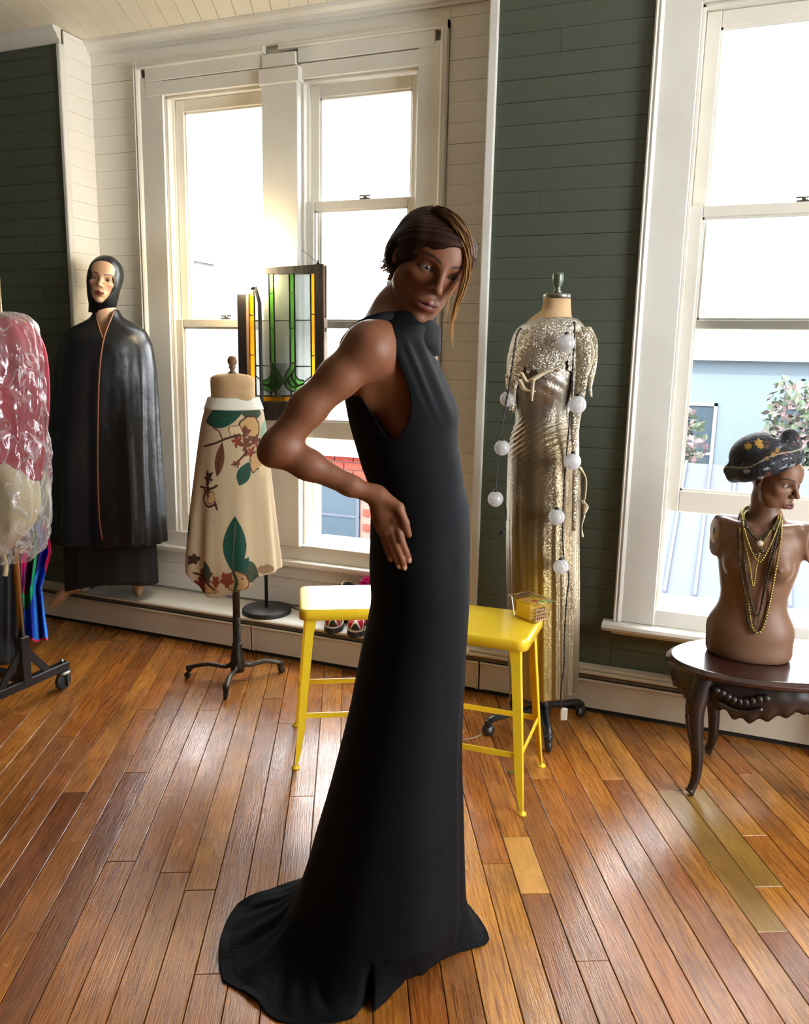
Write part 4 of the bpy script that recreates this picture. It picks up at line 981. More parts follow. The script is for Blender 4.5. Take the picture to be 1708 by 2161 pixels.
GD, GO, BR, BD, TAN, CRE, RUS, PNK = [np.array(srgb(h)) for h in ('0f4a3a','3c4a34','6e3d26','43241a','c9a06a','e0c79a','8e3a24','e6a88c')]
leaf(470,876,46,22,75,GD,BD); leaf(532,868,30,16,95,GO); leaf(556,905,26,14,30,np.array(srgb('7fa58a'))); blob(528,897,27,22,30,TAN,.05,3,0,BD); blob(512,907,15,10,-20,BR,.2,5); blob(497,905,16,12,10,CRE,.1,4,0,BR)
for a, b_, r_ in ((500,925,13),(518,930,15),(538,925,14),(528,948,12),(548,944,12)): blob(a,b_,r_,r_*.7,a*3,BR if a % 4 else RUS,.3,5,a)
blob(540,965,17,24,20,TAN,.1,4,1,BD); blob(552,985,9,14,0,CRE,.2,4); twig([(505,912),(478,920),(455,930),(433,938)],2.2,BD); twig([(470,922),(462,905),(452,900)],1.6,BR); leaf(464,962,36,10,8,BR,BD)
leaf(514,990,26,15,25,GD,BD); twig([(520,945),(505,962),(492,972)],2.0,BD); twig([(505,962),(500,978)],1.5,RUS); blob(496,970,7,5,0,BR,.3,5)
for p in ([(438,1002),(440,1020),(452,1045)], [(425,1020),(445,1022),(458,1015)], [(442,1020),(430,1042),(440,1058),(456,1052)], [(452,1045),(458,1062)], [(400,1045),(412,1035),(408,1025)]): twig(p,2.3,BD)
blob(441,1000,9,13,10,BD,.3,5); blob(446,1040,10,13,0,TAN,.1,4,0,BR); blob(437,1030,9,6,40,BR,.3,5)
leaf(404,1094,46,14,-4,GD,np.array(srgb('1f6a54'))); leaf(493,1130,56,23,2,GD,np.array(srgb('7a6a4a')))
leaf(520,1183,36,20,-55,GO,BD); leaf(508,1172,22,12,40,GD); blob(498,1202,24,20,0,TAN,.06,3,0,BR); blob(478,1200,13,14,0,RUS,.15,5); twig([(492,1186),(497,1200),(494,1222)],3,GO); blob(500,1206,2,2,0,BD,0); blob(508,1196,1.8,1.8,0,BD,0)
blob(432,1205,17,22,20,BR,.25,5,1); blob(422,1216,14,12,0,RUS,.25,6); blob(445,1218,15,12,10,TAN,.15,4,0,BR); leaf(437,1185,20,9,-15,GO); twig([(412,1195),(428,1200),(440,1212),(452,1222)],2.2,BD); blob(412,1168,13,9,-30,BD,.2,5); blob(455,1205,8,11,0,RUS,.2,5)
blob(560,1186,22,9,0,np.array(srgb('9a7a58')),.1,4); blob(582,1100,5,9,0,np.array(srgb('3c9a80')),.2,4)
bk = np.sin(th)[None,:] < -0.05
colr[(bk & (Vv > 1150)) & (np.sin(S*0.09)*np.cos(Vv*0.13) > 0.35)] = RUS; colr[(bk & (Vv > 1180)) & (np.sin(S*0.13+2)*np.cos(Vv*0.1) > 0.5)] = PNK
band = (Vv < 868-8*np.cos(th)[None,:]*0); wb = rows < 862; colr[wb] = np.array(srgb('d9d8c8'))
fs = MB().grid(G-FO, True).build('floral_skirt', MT['floral'], None, fix=False, solid=0.003, col=colr.reshape(-1,3)); fs.location = Vector(FO)
tag(fs, 'cream cotton skirt printed with green leaves and brown blossoms on the dress form', 'skirt')
wbG, _ = LK.grid(np.linspace(838, 863, 8), 120, None, 0.004); MB().grid(wbG-FO, True).build('waistband', M('waistband cotton', srgb('d6d4c4'), 0.8), fs, fix=False, solid=0.003)
# ================================================================ GOLD GOWN ON THE SECOND FORM
GP = (-0.60, 3.02); LG = Loft(GP, [(672,1143,1208,.075),(682,1118,1220,.09),(695,1100,1228,.105),(720,1089,1232,.12),(760,1079,1228,.125),(810,1078,1218,.12),(850,1084,1206,.10),(885,1089,1201,.098),(915,1081,1209,.105),(950,1074,1221,.12),(1030,1071,1226,.13),(1130,1070,1222,.135),(1250,1072,1222,.14),(1350,1074,1221,.145),(1450,1077,1219,.15)])
gf = empty('dress_form', (*GP, 0.0), label='dress form with dark finial and metal neck plate under the gold gown', cat='dress form'); GO_ = np.array(gf.location)
zz_ = lambda py: LG.pt(1175, py)[2]
c1 = LG.pt(1175, 650)-GO_; cb = LG.pt(1150, 1400)-GO_
MB().lathe([(.060, zz_(700)), (.055, zz_(668)), (.0495, zz_(640)), (.0495, zz_(624))], (c1[0], c1[1], 0), 36, sy=0.9).build('neck_block', MT['linen'], gf)
MB().lathe([(.0505, zz_(631)), (.0505, zz_(622)), (.047, zz_(620)), (.01, zz_(619.5)), (0, zz_(619.5))], (c1[0], c1[1], 0), 36, sy=0.9).build('neck_plate', MT['metal'], gf)
MB().lathe([(.010, zz_(621)), (.017, zz_(617)), (.010, zz_(612)), (.012, zz_(606)), (.018, zz_(599)), (.0205, zz_(590)), (.0215, zz_(588)), (.0205, zz_(586)), (.0205,zz_(584)), (.0215,zz_(582)), (.019, zz_(577)), (.010, zz_(572)), (0, zz_(571))], (c1[0], c1[1], 0), 24).build('finial', M('grey green metal', srgb('6c7466'), 0.35, metal=0.8), gf)
fbd = Field((GP[0]-.35, GP[1]-.3, .75), (GP[0]+.35, GP[1]+.3, 1.68), 0.008); f0 = Frame(fbd); R0 = np.stack([LG.r, LG.n, [0,0,1]], 1)
for py, px, rx, ry, rz in ((745,1155,.115,.095,.15),(870,1146,.085,.078,.13),(1000,1147,.115,.105,.16)): f0.ell(LG.pt(px, py), (rx,ry,rz), .05, '+', R0)
f0.cap(LG.pt(1124,722), LG.pt(1203,716), .038, .038, .04); f0.cap(LG.pt(1176,660), LG.pt(1170,720), .05, .06, .03)
Vb, Fb = fbd.mesh(); mesh_obj('torso', [(Vb,Fb)], MT['linen'], gf, GO_)
MB().lathe([(.022, zz_(1100)), (.022, .30), (.026,.27), (.026,.2), (.032,.12), (.036,.09), (0,.085)], (cb[0], cb[1], 0), 18).build('post', MT['black'], gf)
for px, py in ((1030,1552), (1156,1586), (1225,1512), (1085,1500)):
    tg = at_z(px, py, 0)-GO_; d = tg[:2]-cb[:2]; L_ = max(np.linalg.norm(d), .14); d /= np.linalg.norm(d); b0 = np.array([cb[0], cb[1], 0])
    lg = MB().tube(spline([b0+np.array([d[0]*a, d[1]*a, h]) for a, h in ((.02,.12),(.06,.10),(L_*.6,.085),(L_-.02,.07),(L_,.052))], 20), [.017]*20, 8, flat=0.7).build('leg', MT['black'], gf)
    e = b0+np.array([d[0]*L_, d[1]*L_, 0]); sd_ = np.array([-d[1], d[0], 0]); Rw = np.stack([np.array([d[0],d[1],0]), [0,0,1.0], sd_], 1)
    MB().lathe([(.012,.065),(.016,.055),(.016,.04),(.01,.035)], e, 12).lathe([(0,-.010),(.022,-.010),(.025,-.006),(.025,.006),(.022,.010),(0,.010)], e+[0,0,.025], 18, R=Rw).build('caster', MT['black'], lg)
# gown skin: metal mesh
def metal_cloth(name, rough, sparkle):
    m = M(name, (0.6,0.5,0.4), rough, metal=0.75, attr=True); nt = m.node_tree; b = nt.nodes['Principled BSDF']; L = nt.links.new
    tc = nd(nt, 'ShaderNodeTexCoord'); v = nd(nt, 'ShaderNodeTexVoronoi'); v.inputs['Scale'].default_value = 420; L(tc.outputs['Object'], v.inputs['Vector'])
    sub = nd(nt, 'ShaderNodeVectorMath', operation='SUBTRACT'); sub.inputs[1].default_value = (0.5,0.5,0.5); L(v.outputs['Color'], sub.inputs[0])
    sca = nd(nt, 'ShaderNodeVectorMath', operation='SCALE'); sca.inputs['Scale'].default_value = sparkle; L(sub.outputs[0], sca.inputs[0])
    ge = nd(nt, 'ShaderNodeNewGeometry'); ad = nd(nt, 'ShaderNodeVectorMath', operation='ADD'); L(ge.outputs['Normal'], ad.inputs[0]); L(sca.outputs[0], ad.inputs[1])
    no = nd(nt, 'ShaderNodeVectorMath', operation='NORMALIZE'); L(ad.outputs[0], no.inputs[0]); L(no.outputs[0], b.inputs['Normal']); return m
MT['gold_mesh'] = metal_cloth('gold metal mesh', 0.36, 0.35); MT['silver_knit'] = metal_cloth('silver tinsel knit', 0.34, 1.3)
def fold(th, row):
    k = smooth(960, 1250, row); w_ = math.exp(-((row-915)/34.0)**2)
    x = np.cos(th)
    drape = 0.022*np.sin((row+34*x-18*x*x)*0.52)*math.exp(-((row-918)/36.0)**2)*(np.sin(th) > -0.3)
    up = 0.016*np.sin((row-40*x)*0.25+0.8)*math.exp(-((row-815)/24.0)**2)
    return 1+k*(0.020*np.sin(13*th+0.4)+0.016*np.sin(21*th+1.0)+0.010*np.sin(33*th))*(0.5+0.5*np.sin(th*1.0))+drape+up
rq = np.linspace(690, 1448, 330); G, th = LG.grid(rq, 320, fold); rows = np.repeat(rq[:,None], 320, 1)+0
hemr = 1432+14*np.cos((th-1.9)); Gk = G.copy(); X = np.cos(th)[None,:]
colr = np.zeros((330,320,3)); g1, g2, g3, g4 = [np.array(srgb(h)) for h in ('9d9486','8c7b60','b89a48','aaa397')]
a = smooth(850, 930, rows); b_ = smooth(1100, 1260, rows); st_ = np.exp(-((X+0.15)/0.42)**2)
colr[:] = g1; colr = colr*(1-a[...,None])+g2*a[...,None]; w2 = (b_*st_*0.85)[...,None]; colr = colr*(1-w2)+g3*w2; w3 = (smooth(.55,1,-X)*0.6)[...,None]+0*colr[...,:1]; colr = colr*(1-w3)+g4*w3
colr *= (0.86+0.14*np.sin(19*th+2*np.sin(5*th)))[None,:,None]
gg = MB().grid(G-GO_, True).build('gold_gown', MT['gold_mesh'], None, fix=False, solid=0.003, col=colr.reshape(-1,3)); gg.location = Vector(GO_)
tag(gg, 'long gold metallic mesh gown with draped hips on the right dress form', 'gown')
# torn tinsel knit top over it
def fold(th, row): return 1+0.012*np.sin(5*th+row*0.05)+0.010*np.sin(11*th-row*0.09)
rq = np.linspace(673, 880, 100); G, th = LG.grid(rq, 220, fold, 0.012)
X = np.cos(th); lo_f = np.interp(X, [-1,-.95,-.82,-.70,-.5,-.2,0.0,.2,.55,.72,.80,.9,1], [835,862,866,800,782,786,800,792,770,790,872,868,800]); lo_b = np.full_like(X, 800)
lo = np.where(np.sin(th) > 0, lo_f, lo_b); lo = lo+6*np.sin(th*23)+4*np.sin(th*41+1)
keep = rq[:,None] < lo[None,:]; sh = np.clip((rq[:,None]-690)/150, 0, 1)
kc = np.tile(np.array(srgb('c6bdac')), (100,220,1)); kc *= (0.85+0.15*np.sin(7*th)[None,:]*np.sin(rq*0.08)[:,None])[...,None]
MB().grid(G-GO_, True, keep=keep).build('tinsel_top', MT['silver_knit'], gg, fix=False, solid=0.004, col=kc.reshape(-1,3), label='torn silver tinsel knit top')
MT['rag'] = M('cream torn cloth', srgb('cbbd9e'), 0.85, bump=(90,0.3))
def ribbon(name, pts, wd, mat, parent, O, dep=0.15, n=26, tw=0.0, col=None, thick=0.004):
    P = spline([LG.pt(p[0], p[1], p[2] if len(p) > 2 else dep) for p in pts], n); tt = np.linspace(0,1,n)
    wdv = np.interp(tt, np.linspace(0,1,len(np.atleast_1d(wd))), np.atleast_1d(wd)); g = []
    for i in range(n):
        a_ = tw*tt[i]+0.35*math.sin(7*tt[i]); s_ = LG.r*math.cos(a_)+LG.n*math.sin(a_); g.append([P[i]-s_*wdv[i]*k+LG.n*0.004*(1-k*k) for k in (-1,-.5,0,.5,1)])
    m_ = MB().grid(np.array(g)-O, False); return m_.build(name, mat, parent, fix=False, solid=thick, col=None if col is None else np.tile(np.array(col), (n*5,1)))
kcol = srgb('c2b8a2')
for pts, w_ in (([(1084,800,.10),(1080,830,.10),(1082,850,.10),(1080,866,.10)],[.020,.014,.006]), ([(1075,790,.04),(1074,815,.05),(1076,840,.05)],[.012,.010,.003]),
                ([(1228,700,.10),(1232,760,.10),(1224,830,.11),(1214,900,.12),(1215,960,.13),(1214,1040,.13),(1211,1120,.13)],[.030,.026,.020,.014,.012,.009,.006]),
                ([(1235,690,.05),(1250,720,.06),(1252,770,.06),(1246,815,.05),(1248,838,.05)],[.020,.020,.012,.006,.003])):
    ribbon('tinsel_strip', pts, w_, MT['silver_knit'], gg, GO_, col=kcol)
for pts, w_, tw in (([(1100,786,.135),(1112,806,.135),(1126,800,.14),(1150,786,.14),(1185,772,.13)],[.006,.010,.012,.010,.004],0.5), ([(1126,800,.145),(1124,820,.145),(1123,846,.145)],[.007,.006,.003],1), ([(1095,800,.13),(1108,822,.13),(1128,826,.13)],[.008,.012,.006],0.4),
                    ([(1240,712,.06),(1246,745,.08),(1236,790,.08),(1226,830,.09)],[.012,.018,.012,.005],0.8), ([(1222,985,.13),(1236,1010,.12),(1234,1050,.12),(1230,1062,.12)],[.008,.006,.006,.004],2), ([(1228,1055,.12),(1236,1068,.12),(1232,1088,.12)],[.007,.012,.004],1), ([(1233,1088,.12),(1228,1110,.12),(1230,1133,.12)],[.004,.003,.002],3)):
    ribbon('rag_strip', pts, w_, MT['rag'], gg, GO_, tw=tw)
# string lights draped on the gown
MT['cable'] = M('dark twisted cable', (0.02,0.018,0.015), 0.5); MT['crackle'] = glass('crackle glass', (0.93,0.94,0.96), 0.10, 0.08)
nt = MT['crackle'].node_tree; L = nt.links.new; out = nt.nodes['Material Output']; srcs = out.inputs[0].links[0].from_socket
tc = nd(nt, 'ShaderNodeTexCoord'); v = nd(nt, 'ShaderNodeTexVoronoi', feature='DISTANCE_TO_EDGE'); v.inputs['Scale'].default_value = 170; L(tc.outputs['Object'], v.inputs['Vector'])
mr_ = nd(nt, 'ShaderNodeMapRange'); mr_.inputs[1].default_value = 0.0; mr_.inputs[2].default_value = 0.12; mr_.inputs[3].default_value = 0.90; mr_.inputs[4].default_value = 0.55; L(v.outputs[0], mr_.inputs[0])
df_ = nd(nt, 'ShaderNodeBsdfDiffuse'); df_.inputs[0].default_value = (0.85,0.85,0.87,1); tl = nd(nt, 'ShaderNodeBsdfTranslucent'); tl.inputs[0].default_value = (0.85,0.85,0.87,1); m1 = nd(nt, 'ShaderNodeMixShader'); m1.inputs[0].default_value = 0.5
L(df_.outputs[0], m1.inputs[1]); L(tl.outputs[0], m1.inputs[2]); m2 = nd(nt, 'ShaderNodeMixShader'); L(mr_.outputs[0], m2.inputs[0]); L(srcs, m2.inputs[1]); L(m1.outputs[0], m2.inputs[2]); L(m2.outputs[0], out.inputs[0])
sl = empty('string_lights', (*GP, 0.0), label='string of white crackle glass globe lights on dark cable draped over the gold gown', cat='string lights')
def cable(pts, r=0.0028):
    P = spline([LG.pt(*p) for p in pts], 140); t_ = np.linspace(0, 1, 140); L_ = np.linalg.norm(np.diff(P, axis=0), axis=1).sum(); b = MB()
    for ph in (0, np.pi):
        a_ = t_*L_/0.03*2*np.pi+ph; b.tube(P+0.0022*(np.cos(a_)[:,None]*LG.r+np.sin(a_)[:,None]*LG.n)-GO_, r*0.8, 5)
    return b.build('cable', MT['cable'], sl, fix=False)
cable([(1150,676,-.10),(1190,674,-.04),(1210,676,.05),(1213,700,.14),(1210,760,.150),(1208,830,.145),(1204,875,.135),(1196,960,.150),(1190,1050,.155),(1188,1120,.158),(1191,1180,.160),(1201,1215,.162),(1196,1270,.168),(1192,1340,.172),(1191,1400,.175),(1186,1445,.178),(1184,1475,.17),(1185,1495,.165)])
cable([(1150,676,-.10),(1125,684,-.08),(1106,690,.02),(1092,705,.10),(1083,760,.13),(1072,830,.12),(1063,880,.12),(1056,930,.12),(1051,960,.12),(1047,1030,.12),(1050,1045,.12),(1060,1052,.12),(1067,1068,.12),(1068,1095,.12),(1061,1120,.12)])
for px, py, dep, r_ in ((1195,724,.165,.0305),(1219,854,.165,.031),(1209,974,.175,.0295),(1175,1091,.178,.029),(1184,1196,.184,.0275),(1072,842,.09,.028),(1060,945,.125,.028),(1046,1053,.125,.0285)):
    c = LG.pt(px, py, dep)-GO_; gb_ = MB().ball((0,0,0), r_, 26).build('globe', MT['crackle'], sl, tuple(c)); MB().lathe([(.009,r_*0.9),(.0095,r_*1.0),(.006,r_*1.22),(0,r_*1.25)], (0,0,0), 12).build('cap', MT['black_matte'], gb_)
    MB().ball((0,0,0), 0.006, 10).build('bulb', MT['rag'], gb_)
bx_ = LG.pt(1190, 1507, .16)-GO_; MB().box((0,0,0), (.026,.014,.047), rotm('Z', 0.4), .003).build('battery_box', M('white plastic', srgb('c9c6bd'), 0.4), sl, tuple(bx_))
pl = LG.pt(1060,1122,.12)-GO_; MB().box((0,0,0), (.020,.012,.016), rotm('Y', 0.5), .003).box((-.011,0,-.009), (.004,.003,.012)).box((-.003,0,-.013), (.004,.003,.012)).build('plug', MT['black_matte'], sl, tuple(pl))
# ================================================================ THE WOMAN IN THE DARK GOWN
PP = (-0.673, 1.752); LW = Loft(PP, [(655,820,905,.05),(1000,797,974,.115)])
MT['skin'] = M('skin', srgb('a8744f'), 0.50, attr=True, sss=0.0, bump=(220, 0.05), spec=0.35)
MT['hair'] = M('hair', srgb('3a281c'), 0.6, attr=True, spec=0.10); MT['gown'] = M('dark ribbed gown cloth', (0.0015,0.0020,0.0032), 0.75, spec=0.15, sheen=0.0)
nt = MT['gown'].node_tree; b = nt.nodes['Principled BSDF']; tc = nd(nt, 'ShaderNodeTexCoord'); wv = nd(nt, 'ShaderNodeTexWave', bands_direction='Z'); wv.inputs['Scale'].default_value = 140; wv.inputs['Distortion'].default_value = 0.6
nt.links.new(tc.outputs['Object'], wv.inputs['Vector']); bp = nd(nt, 'ShaderNodeBump'); bp.inputs['Strength'].default_value = 0.22; bp.inputs['Distance'].default_value = 0.0012; nt.links.new(wv.outputs[1], bp.inputs['Height']); nt.links.new(bp.outputs[0], b.inputs['Normal'])
W = lambda px, py, dep=0.0: LW.pt(px, py, dep)
wm = empty('person', (*PP, 0.0), label='woman in a dark sleeveless gown with train, standing hand on hip', cat='person'); WO = np.array(wm.location)
HC = W(905, 553, 0.045); HR = tilt_axes(math.radians(17), math.radians(-22), math.radians(18), LW.n); HS = 1.02
RB = np.stack([LW.r, LW.n, [0,0,1.0]], 1)
NB = W(836, 688, -0.005)                                        # neck base
SKIN = srgb('784b32')
def body_prims(f0, fr, hand=True):
    f0.cap(fr.w((0,-.022,-.055)), W(845, 652, 0.0), .047, .046, .03); f0.cap(W(845, 652, 0.0), NB, .046, .056, .03); f0.cap(NB, W(836,740,0), .056, .08, .05)
    f0.ell(W(838,795), (.086,.130,.13), .05, '+', RB); f0.cap(W(800,722,.115), W(822,722,-.15), .046, .046, .04)
    f0.ell(W(868,905), (.083,.116,.13), .05, '+', RB); f0.ell(W(886,1000), (.080,.104,.12), .05, '+', RB); f0.ell(W(888,1115), (.088,.136,.13), .05, '+', RB)
    f0.ell(W(904,848,.058), (.043,.044,.048), .03, '+', RB); f0.ell(W(906,848,-.07), (.043,.044,.048), .03, '+', RB)
    f0.ell(W(772,785,.075), (.038,.055,.085), .04, '+', RB); f0.cap(W(806,752,.118), W(866,800,.088), .040, .034, .04)
    # right arm, bent back, hand on the hip
    f0.ell(W(778,733,.150), (.047,.048,.050), .03, '+', RB); f0.cap(W(776,740,.152), W(716,796,.165), .046, .0405, .03); f0.cap(W(716,796,.165), W(650,860,.178), .0405, .0365, .02); f0.cap(W(650,860,.178), W(592,938,.188), .0365, .0335, .02)
    f0.cap(W(590,940,.188), W(570,957,.190), .033, .0265, .02); f0.cap(W(588,950,.188), W(650,980,.182), .034, .0305, .02); f0.cap(W(650,980,.182), W(738,1024,.172), .0305, .0215, .02); f0.cap(W(738,1024,.172), W(794,1046,.162), .0215, .0195, .015)
def far_arm(f0):      # the left arm hangs on the side away from the viewer
    S, E, Wr = W(822,735,-.165), W(862,925,-.198), W(900,1085,-.192)
    f0.ell(S, (.045,.046,.048), .03, '+', RB); f0.cap(S, E, .043, .033, .02); f0.cap(E, Wr, .033, .020, .02)
    d = (Wr-E)/np.linalg.norm(Wr-E); K = Wr+d*.075
    f0.cap(Wr, lerp(Wr, K, .9), .020, .026, .012, flat=(tuple(LW.n), .6))
    for i, (o_, l_) in enumerate(((.028,.070), (.009,.080), (-.010,.074), (-.028,.056))):
        a = K+LW.r*o_; b_ = a+d*l_*.55-LW.n*.004; f0.cap(lerp(Wr, a, .6), a, .011, .0105, .008); f0.cap(a, b_, .0100, .0092, .003); f0.cap(b_, b_+d*l_*.45+LW.n*.010, .0092, .0078, .003)
    a = Wr+d*.022+LW.r*.024; b_ = a+d*.034+LW.r*.018; f0.cap(a, b_, .0125, .0105, .008); f0.cap(b_, b_+d*.034+LW.r*.002, .0105, .0082, .003)
def hand_prims(f0):
    h = lambda x, y, d: W(500+x/3.285, 650+y/3.285, d)
    f0.cap(W(738,1024,.172), W(794,1046,.162), .0215, .0195, .015); f0.cap(W(650,980,.182), W(738,1024,.172), .0305, .0215, .02)
    wr = h(965,1290,.160); f0.cap(W(792,1045,.162), wr, .0195, .020, .012)
    mcp = [h(1098,1470,.165), h(1062,1520,.164), h(1030,1535,.161), h(1000,1525,.157)]; pip = [h(1140,1610,.176), h(1108,1650,.175), h(1072,1650,.171), h(1030,1625,.165)]
    dip = [h(1172,1690,.170), h(1142,1735,.170), h(1104,1735,.167), h(1050,1690,.162)]; tip = [h(1196,1746,.161), h(1163,1796,.161), h(1126,1788,.159), h(1066,1738,.156)]
    rad = [(.0098,.0086,.0078,.0066), (.0100,.0088,.0079,.0067), (.0095,.0083,.0075,.0064), (.0085,.0074,.0067,.0058)]
    for i in range(4):
        f0.cap(lerp(wr, mcp[i], 0.15), mcp[i], .0150, .0115, .010)
        r_ = rad[i]; f0.cap(mcp[i], pip[i], r_[0]+.001, r_[1], .004); f0.cap(pip[i], dip[i], r_[1]+.0004, r_[2], .003); f0.cap(dip[i], tip[i], r_[2], r_[3], .003)
        f0.ell(mcp[i]+LW.n*0.006, (.0085,.0085,.0085), .008)
    f0.ell(h(1030,1420,.158), (.030,.013,.034), .012, '+', RB)
    cm = h(1010,1310,.165); mp = h(1122,1385,.172); ip = h(1165,1490,.178); tp = h(1192,1572,.168)
    f0.cap(cm, mp, .0145, .0125, .012); f0.cap(mp, ip, .0112, .0098, .005); f0.cap(ip, tp, .0098, .0072, .004)
    return tip, dip, tp, ip
ref = HC
ff = Field(HC-[.16,.17,.24], HC+[.16,.17,.17], 0.0020); fr = Frame(ff, HR, HC, HS); head_prims(fr, slim=0.95, low=0.012); body_prims(Frame(ff), fr)
zc = W(845,650,0)[2]
Vh, Fh = ff.mesh(lambda V: (V[:,2] > zc-0.004) | ((fr.loc(V)[:,1] > 0.004) & (fr.loc(V)[:,2] > -0.125)))
q_ = fr.loc(Vh); th_ = head_tint(q_, SKIN, srgb('74403a'), srgb('35231a'), srgb('5a3526'), dark=(0.012,0.008,0.006))
lo_ = np.array([-1.12, 1.28, 0.86]); hi_ = np.array([-0.40, 2.05, 1.62])
fb = Field(lo_, hi_, 0.0042); body_prims(Frame(fb), fr); far_arm(Frame(fb))
wc = W(780,1040,.165)
ax_ = W(794,1046,.162)-W(738,1024,.172); ax_ /= np.linalg.norm(ax_)
Vb, Fb = fb.mesh(lambda V: (V[:,2] < zc+0.004) & ~(((V-W(775,1038,.165)) @ ax_ > 0.006) & ((V-WO) @ LW.n > 0.10) & (V[:,2] < 1.30) & (np.linalg.norm(V-W(795,1046,.16), axis=1) < 0.09)))
hc0 = W(825,1115,.165); fh = Field(hc0-[.15,.13,.14], hc0+[.12,.12,.12], 0.0021); TIPS = hand_prims(Frame(fh))
Vd, Fd = fh.mesh(lambda V: ((V-W(775,1038,.165)) @ ax_ > -0.010))
# legs and feet inside the gown
fl = Field((-.95,1.50,-.01), (-.40,2.02,.90), 0.009); f1 = Frame(fl)
for s_ in (.062, -.062):
    k_ = W(876, 1480, s_); a_ = W(858, 1900, s_*0.9); f1.cap(W(888,1180,s_), k_, .066, .05, .04); f1.cap(k_, a_, .05, .032, .03); f1.cap(a_+[0,0,-.03], np.array([*(a_+LW.r*0.085)[:2], .03]), .034, .026, .03)
Vl, Fl = fl.mesh(lambda V: V[:,2] < .89)
parts = [(Vh,Fh),(Vb,Fb),(Vd,Fd),(Vl,Fl)]
mesh_obj('body', parts, MT['skin'], wm, WO, [th_]+[np.tile(np.array(SKIN), (len(p[0]),1)) for p in parts[1:]])
add_eyes(wm, fr, (.06,.035,.02))
MT['nail'] = M('finger nail', srgb('b98a72'), 0.25)
for i in range(4):
    t, d = TIPS[0][i], TIPS[1][i]; a_ = (t-d)/np.linalg.norm(t-d); nn = LW.n-a_*LW.n.dot(a_); nn /= np.linalg.norm(nn); R_ = np.stack([np.cross(a_, nn), a_, nn], 1)
    MB().ball((0,0,0), (.0052,.0072,.0016), 12, R_).build('nail', MT['nail'], wm, tuple(t-a_*0.002+nn*0.0058-WO))
# hair
fH = Field(HC-[.19,.20,.17], HC+[.18,.18,.18], 0.0026); q = Frame(fH, HR, HC, HS)
q.ell((0,-0.020,0.027), (0.080,0.103,0.080), .02); q.ell((0,0.030,0.046), (0.066,0.066,0.046), .02); q.ell((0,-0.058,-0.020), (0.066,0.054,0.062), .03); q.ell((0,-0.108,-0.048), (0.040,0.034,0.036), .02)
for s_ in (-1, 1): q.ell((s_*0.060,0.018,0.030), (0.021,0.048,0.046), .02); q.ell((s_*0.062,-0.030,-0.012), (0.022,0.040,0.036), .02)
q.ell((0,0.120,-0.030), (0.0660,0.082,0.086), .008, '-'); q.ell((-0.016,0.118,0.002), (0.047,0.076,0.066), .010, '-'); q.cap((0,.03,-.14), (0,.06,-.06), .06, .05, .01, '-')
for s_ in (-1, 1): q.ell((s_*0.078,-0.004,-0.012), (0.014,0.017,0.026), .006, '-')
Vq, Fq = fH.mesh(); lq = fr.loc(Vq)
phi = np.arctan2(lq[:,2]+0.05, lq[:,1]+0.115); rad_ = np.hypot(lq[:,2]+0.05, lq[:,1]+0.115)
gro = np.sin(phi*75+6*np.sin(phi*9)+lq[:,0]*18)*0.6+np.sin(phi*140+lq[:,0]*40)*0.4
cen = lq-np.array([0,-0.02,0.03]); nrm = cen/np.linalg.norm(cen, axis=1)[:,None]; part = np.exp(-((lq[:,0]-0.004)/0.0045)**2)*(lq[:,2] > 0.05)*(lq[:,1] > -0.05)*(lq[:,1] < 0.045)
Vq = Vq+(nrm*(gro*0.0011-part*0.003)[:,None]) @ HR.T
hc_ = np.array(srgb('2c1b12'))[None,:]*(1+0.45*gro[:,None])*np.ones((len(Vq),1)); hc_ = hc_*(1-part[:,None])+np.array(srgb('8a6248'))*part[:,None]
hair = mesh_obj('hair', [(Vq,Fq)], MT['hair'], wm, WO, [np.clip(hc_,0.003,1)])
rh = np.random.RandomState(4)
def strands(name, path, n, spread, r0, c0, c1, lenvar=0.15, nn=26, taper=1.0):
    """one lock of hair: many thin tapering strands"""
    P = np.array(path); b_ = MB(); cols = []
    for i in range(n):
        off = rh.normal(size=3); off -= 0; u_ = rh.rand(); Q = spline(P, nn); m = int(nn*(1-lenvar*rh.rand())); Q = Q[:m]; t = np.linspace(0, 1, m)
        Q = Q+off[None,:]*spread*(0.55+0.6*np.sin(t*2.6+0.3))[:,None]*(1-0.35*t)[:,None]+0.0022*np.sin(t*7+rh.rand()*6)[:,None]*rh.normal(size=3)
        b_.tube(Q-WO, r0*(1-0.8*t**2)*(0.7+0.6*u_), 5); c_ = np.array(c0)[None,:]*(1-t[:,None]**1.3)+np.array(c1)*t[:,None]**1.3; cols.append(np.repeat(c_*(0.75+0.5*u_), 5, 0))
    return b_.build(name, MT['hair'], hair, fix=False, col=np.concatenate(cols))
DK, LT, GB = srgb('3d2a1e'), srgb('b98a55'), srgb('6a4a32')
lw = lambda x, y, d: W(700+x/5.3375, 430+y/5.3375, d)
strands('front_lock', [lw(1160,95,.085), lw(1300,140,.11), lw(1420,260,.125), lw(1500,420,.125), lw(1542,600,.12), lw(1522,800,.115), lw(1462,1000,.115), lw(1398,1180,.11), lw(1352,1400,.11), lw(1365,1680,.105)], 110, .0052, .0016, DK, LT, 0.35, 34)  # golden back-lit look of the tip is put into the strand colour
strands('front_lock', [lw(1190,85,.05), lw(1350,160,.07), lw(1475,320,.08), lw(1535,480,.08), lw(1530,680,.08), lw(1480,880,.08), lw(1435,1080,.08), lw(1400,1280,.08)], 40, .0045, .0013, GB, LT, 0.3, 30)
strands('stray_hair', [lw(1400,900,.11), lw(1310,1100,.12), lw(1290,1250,.12), lw(1220,1340,.12)], 4, .003, .0006, LT, LT)
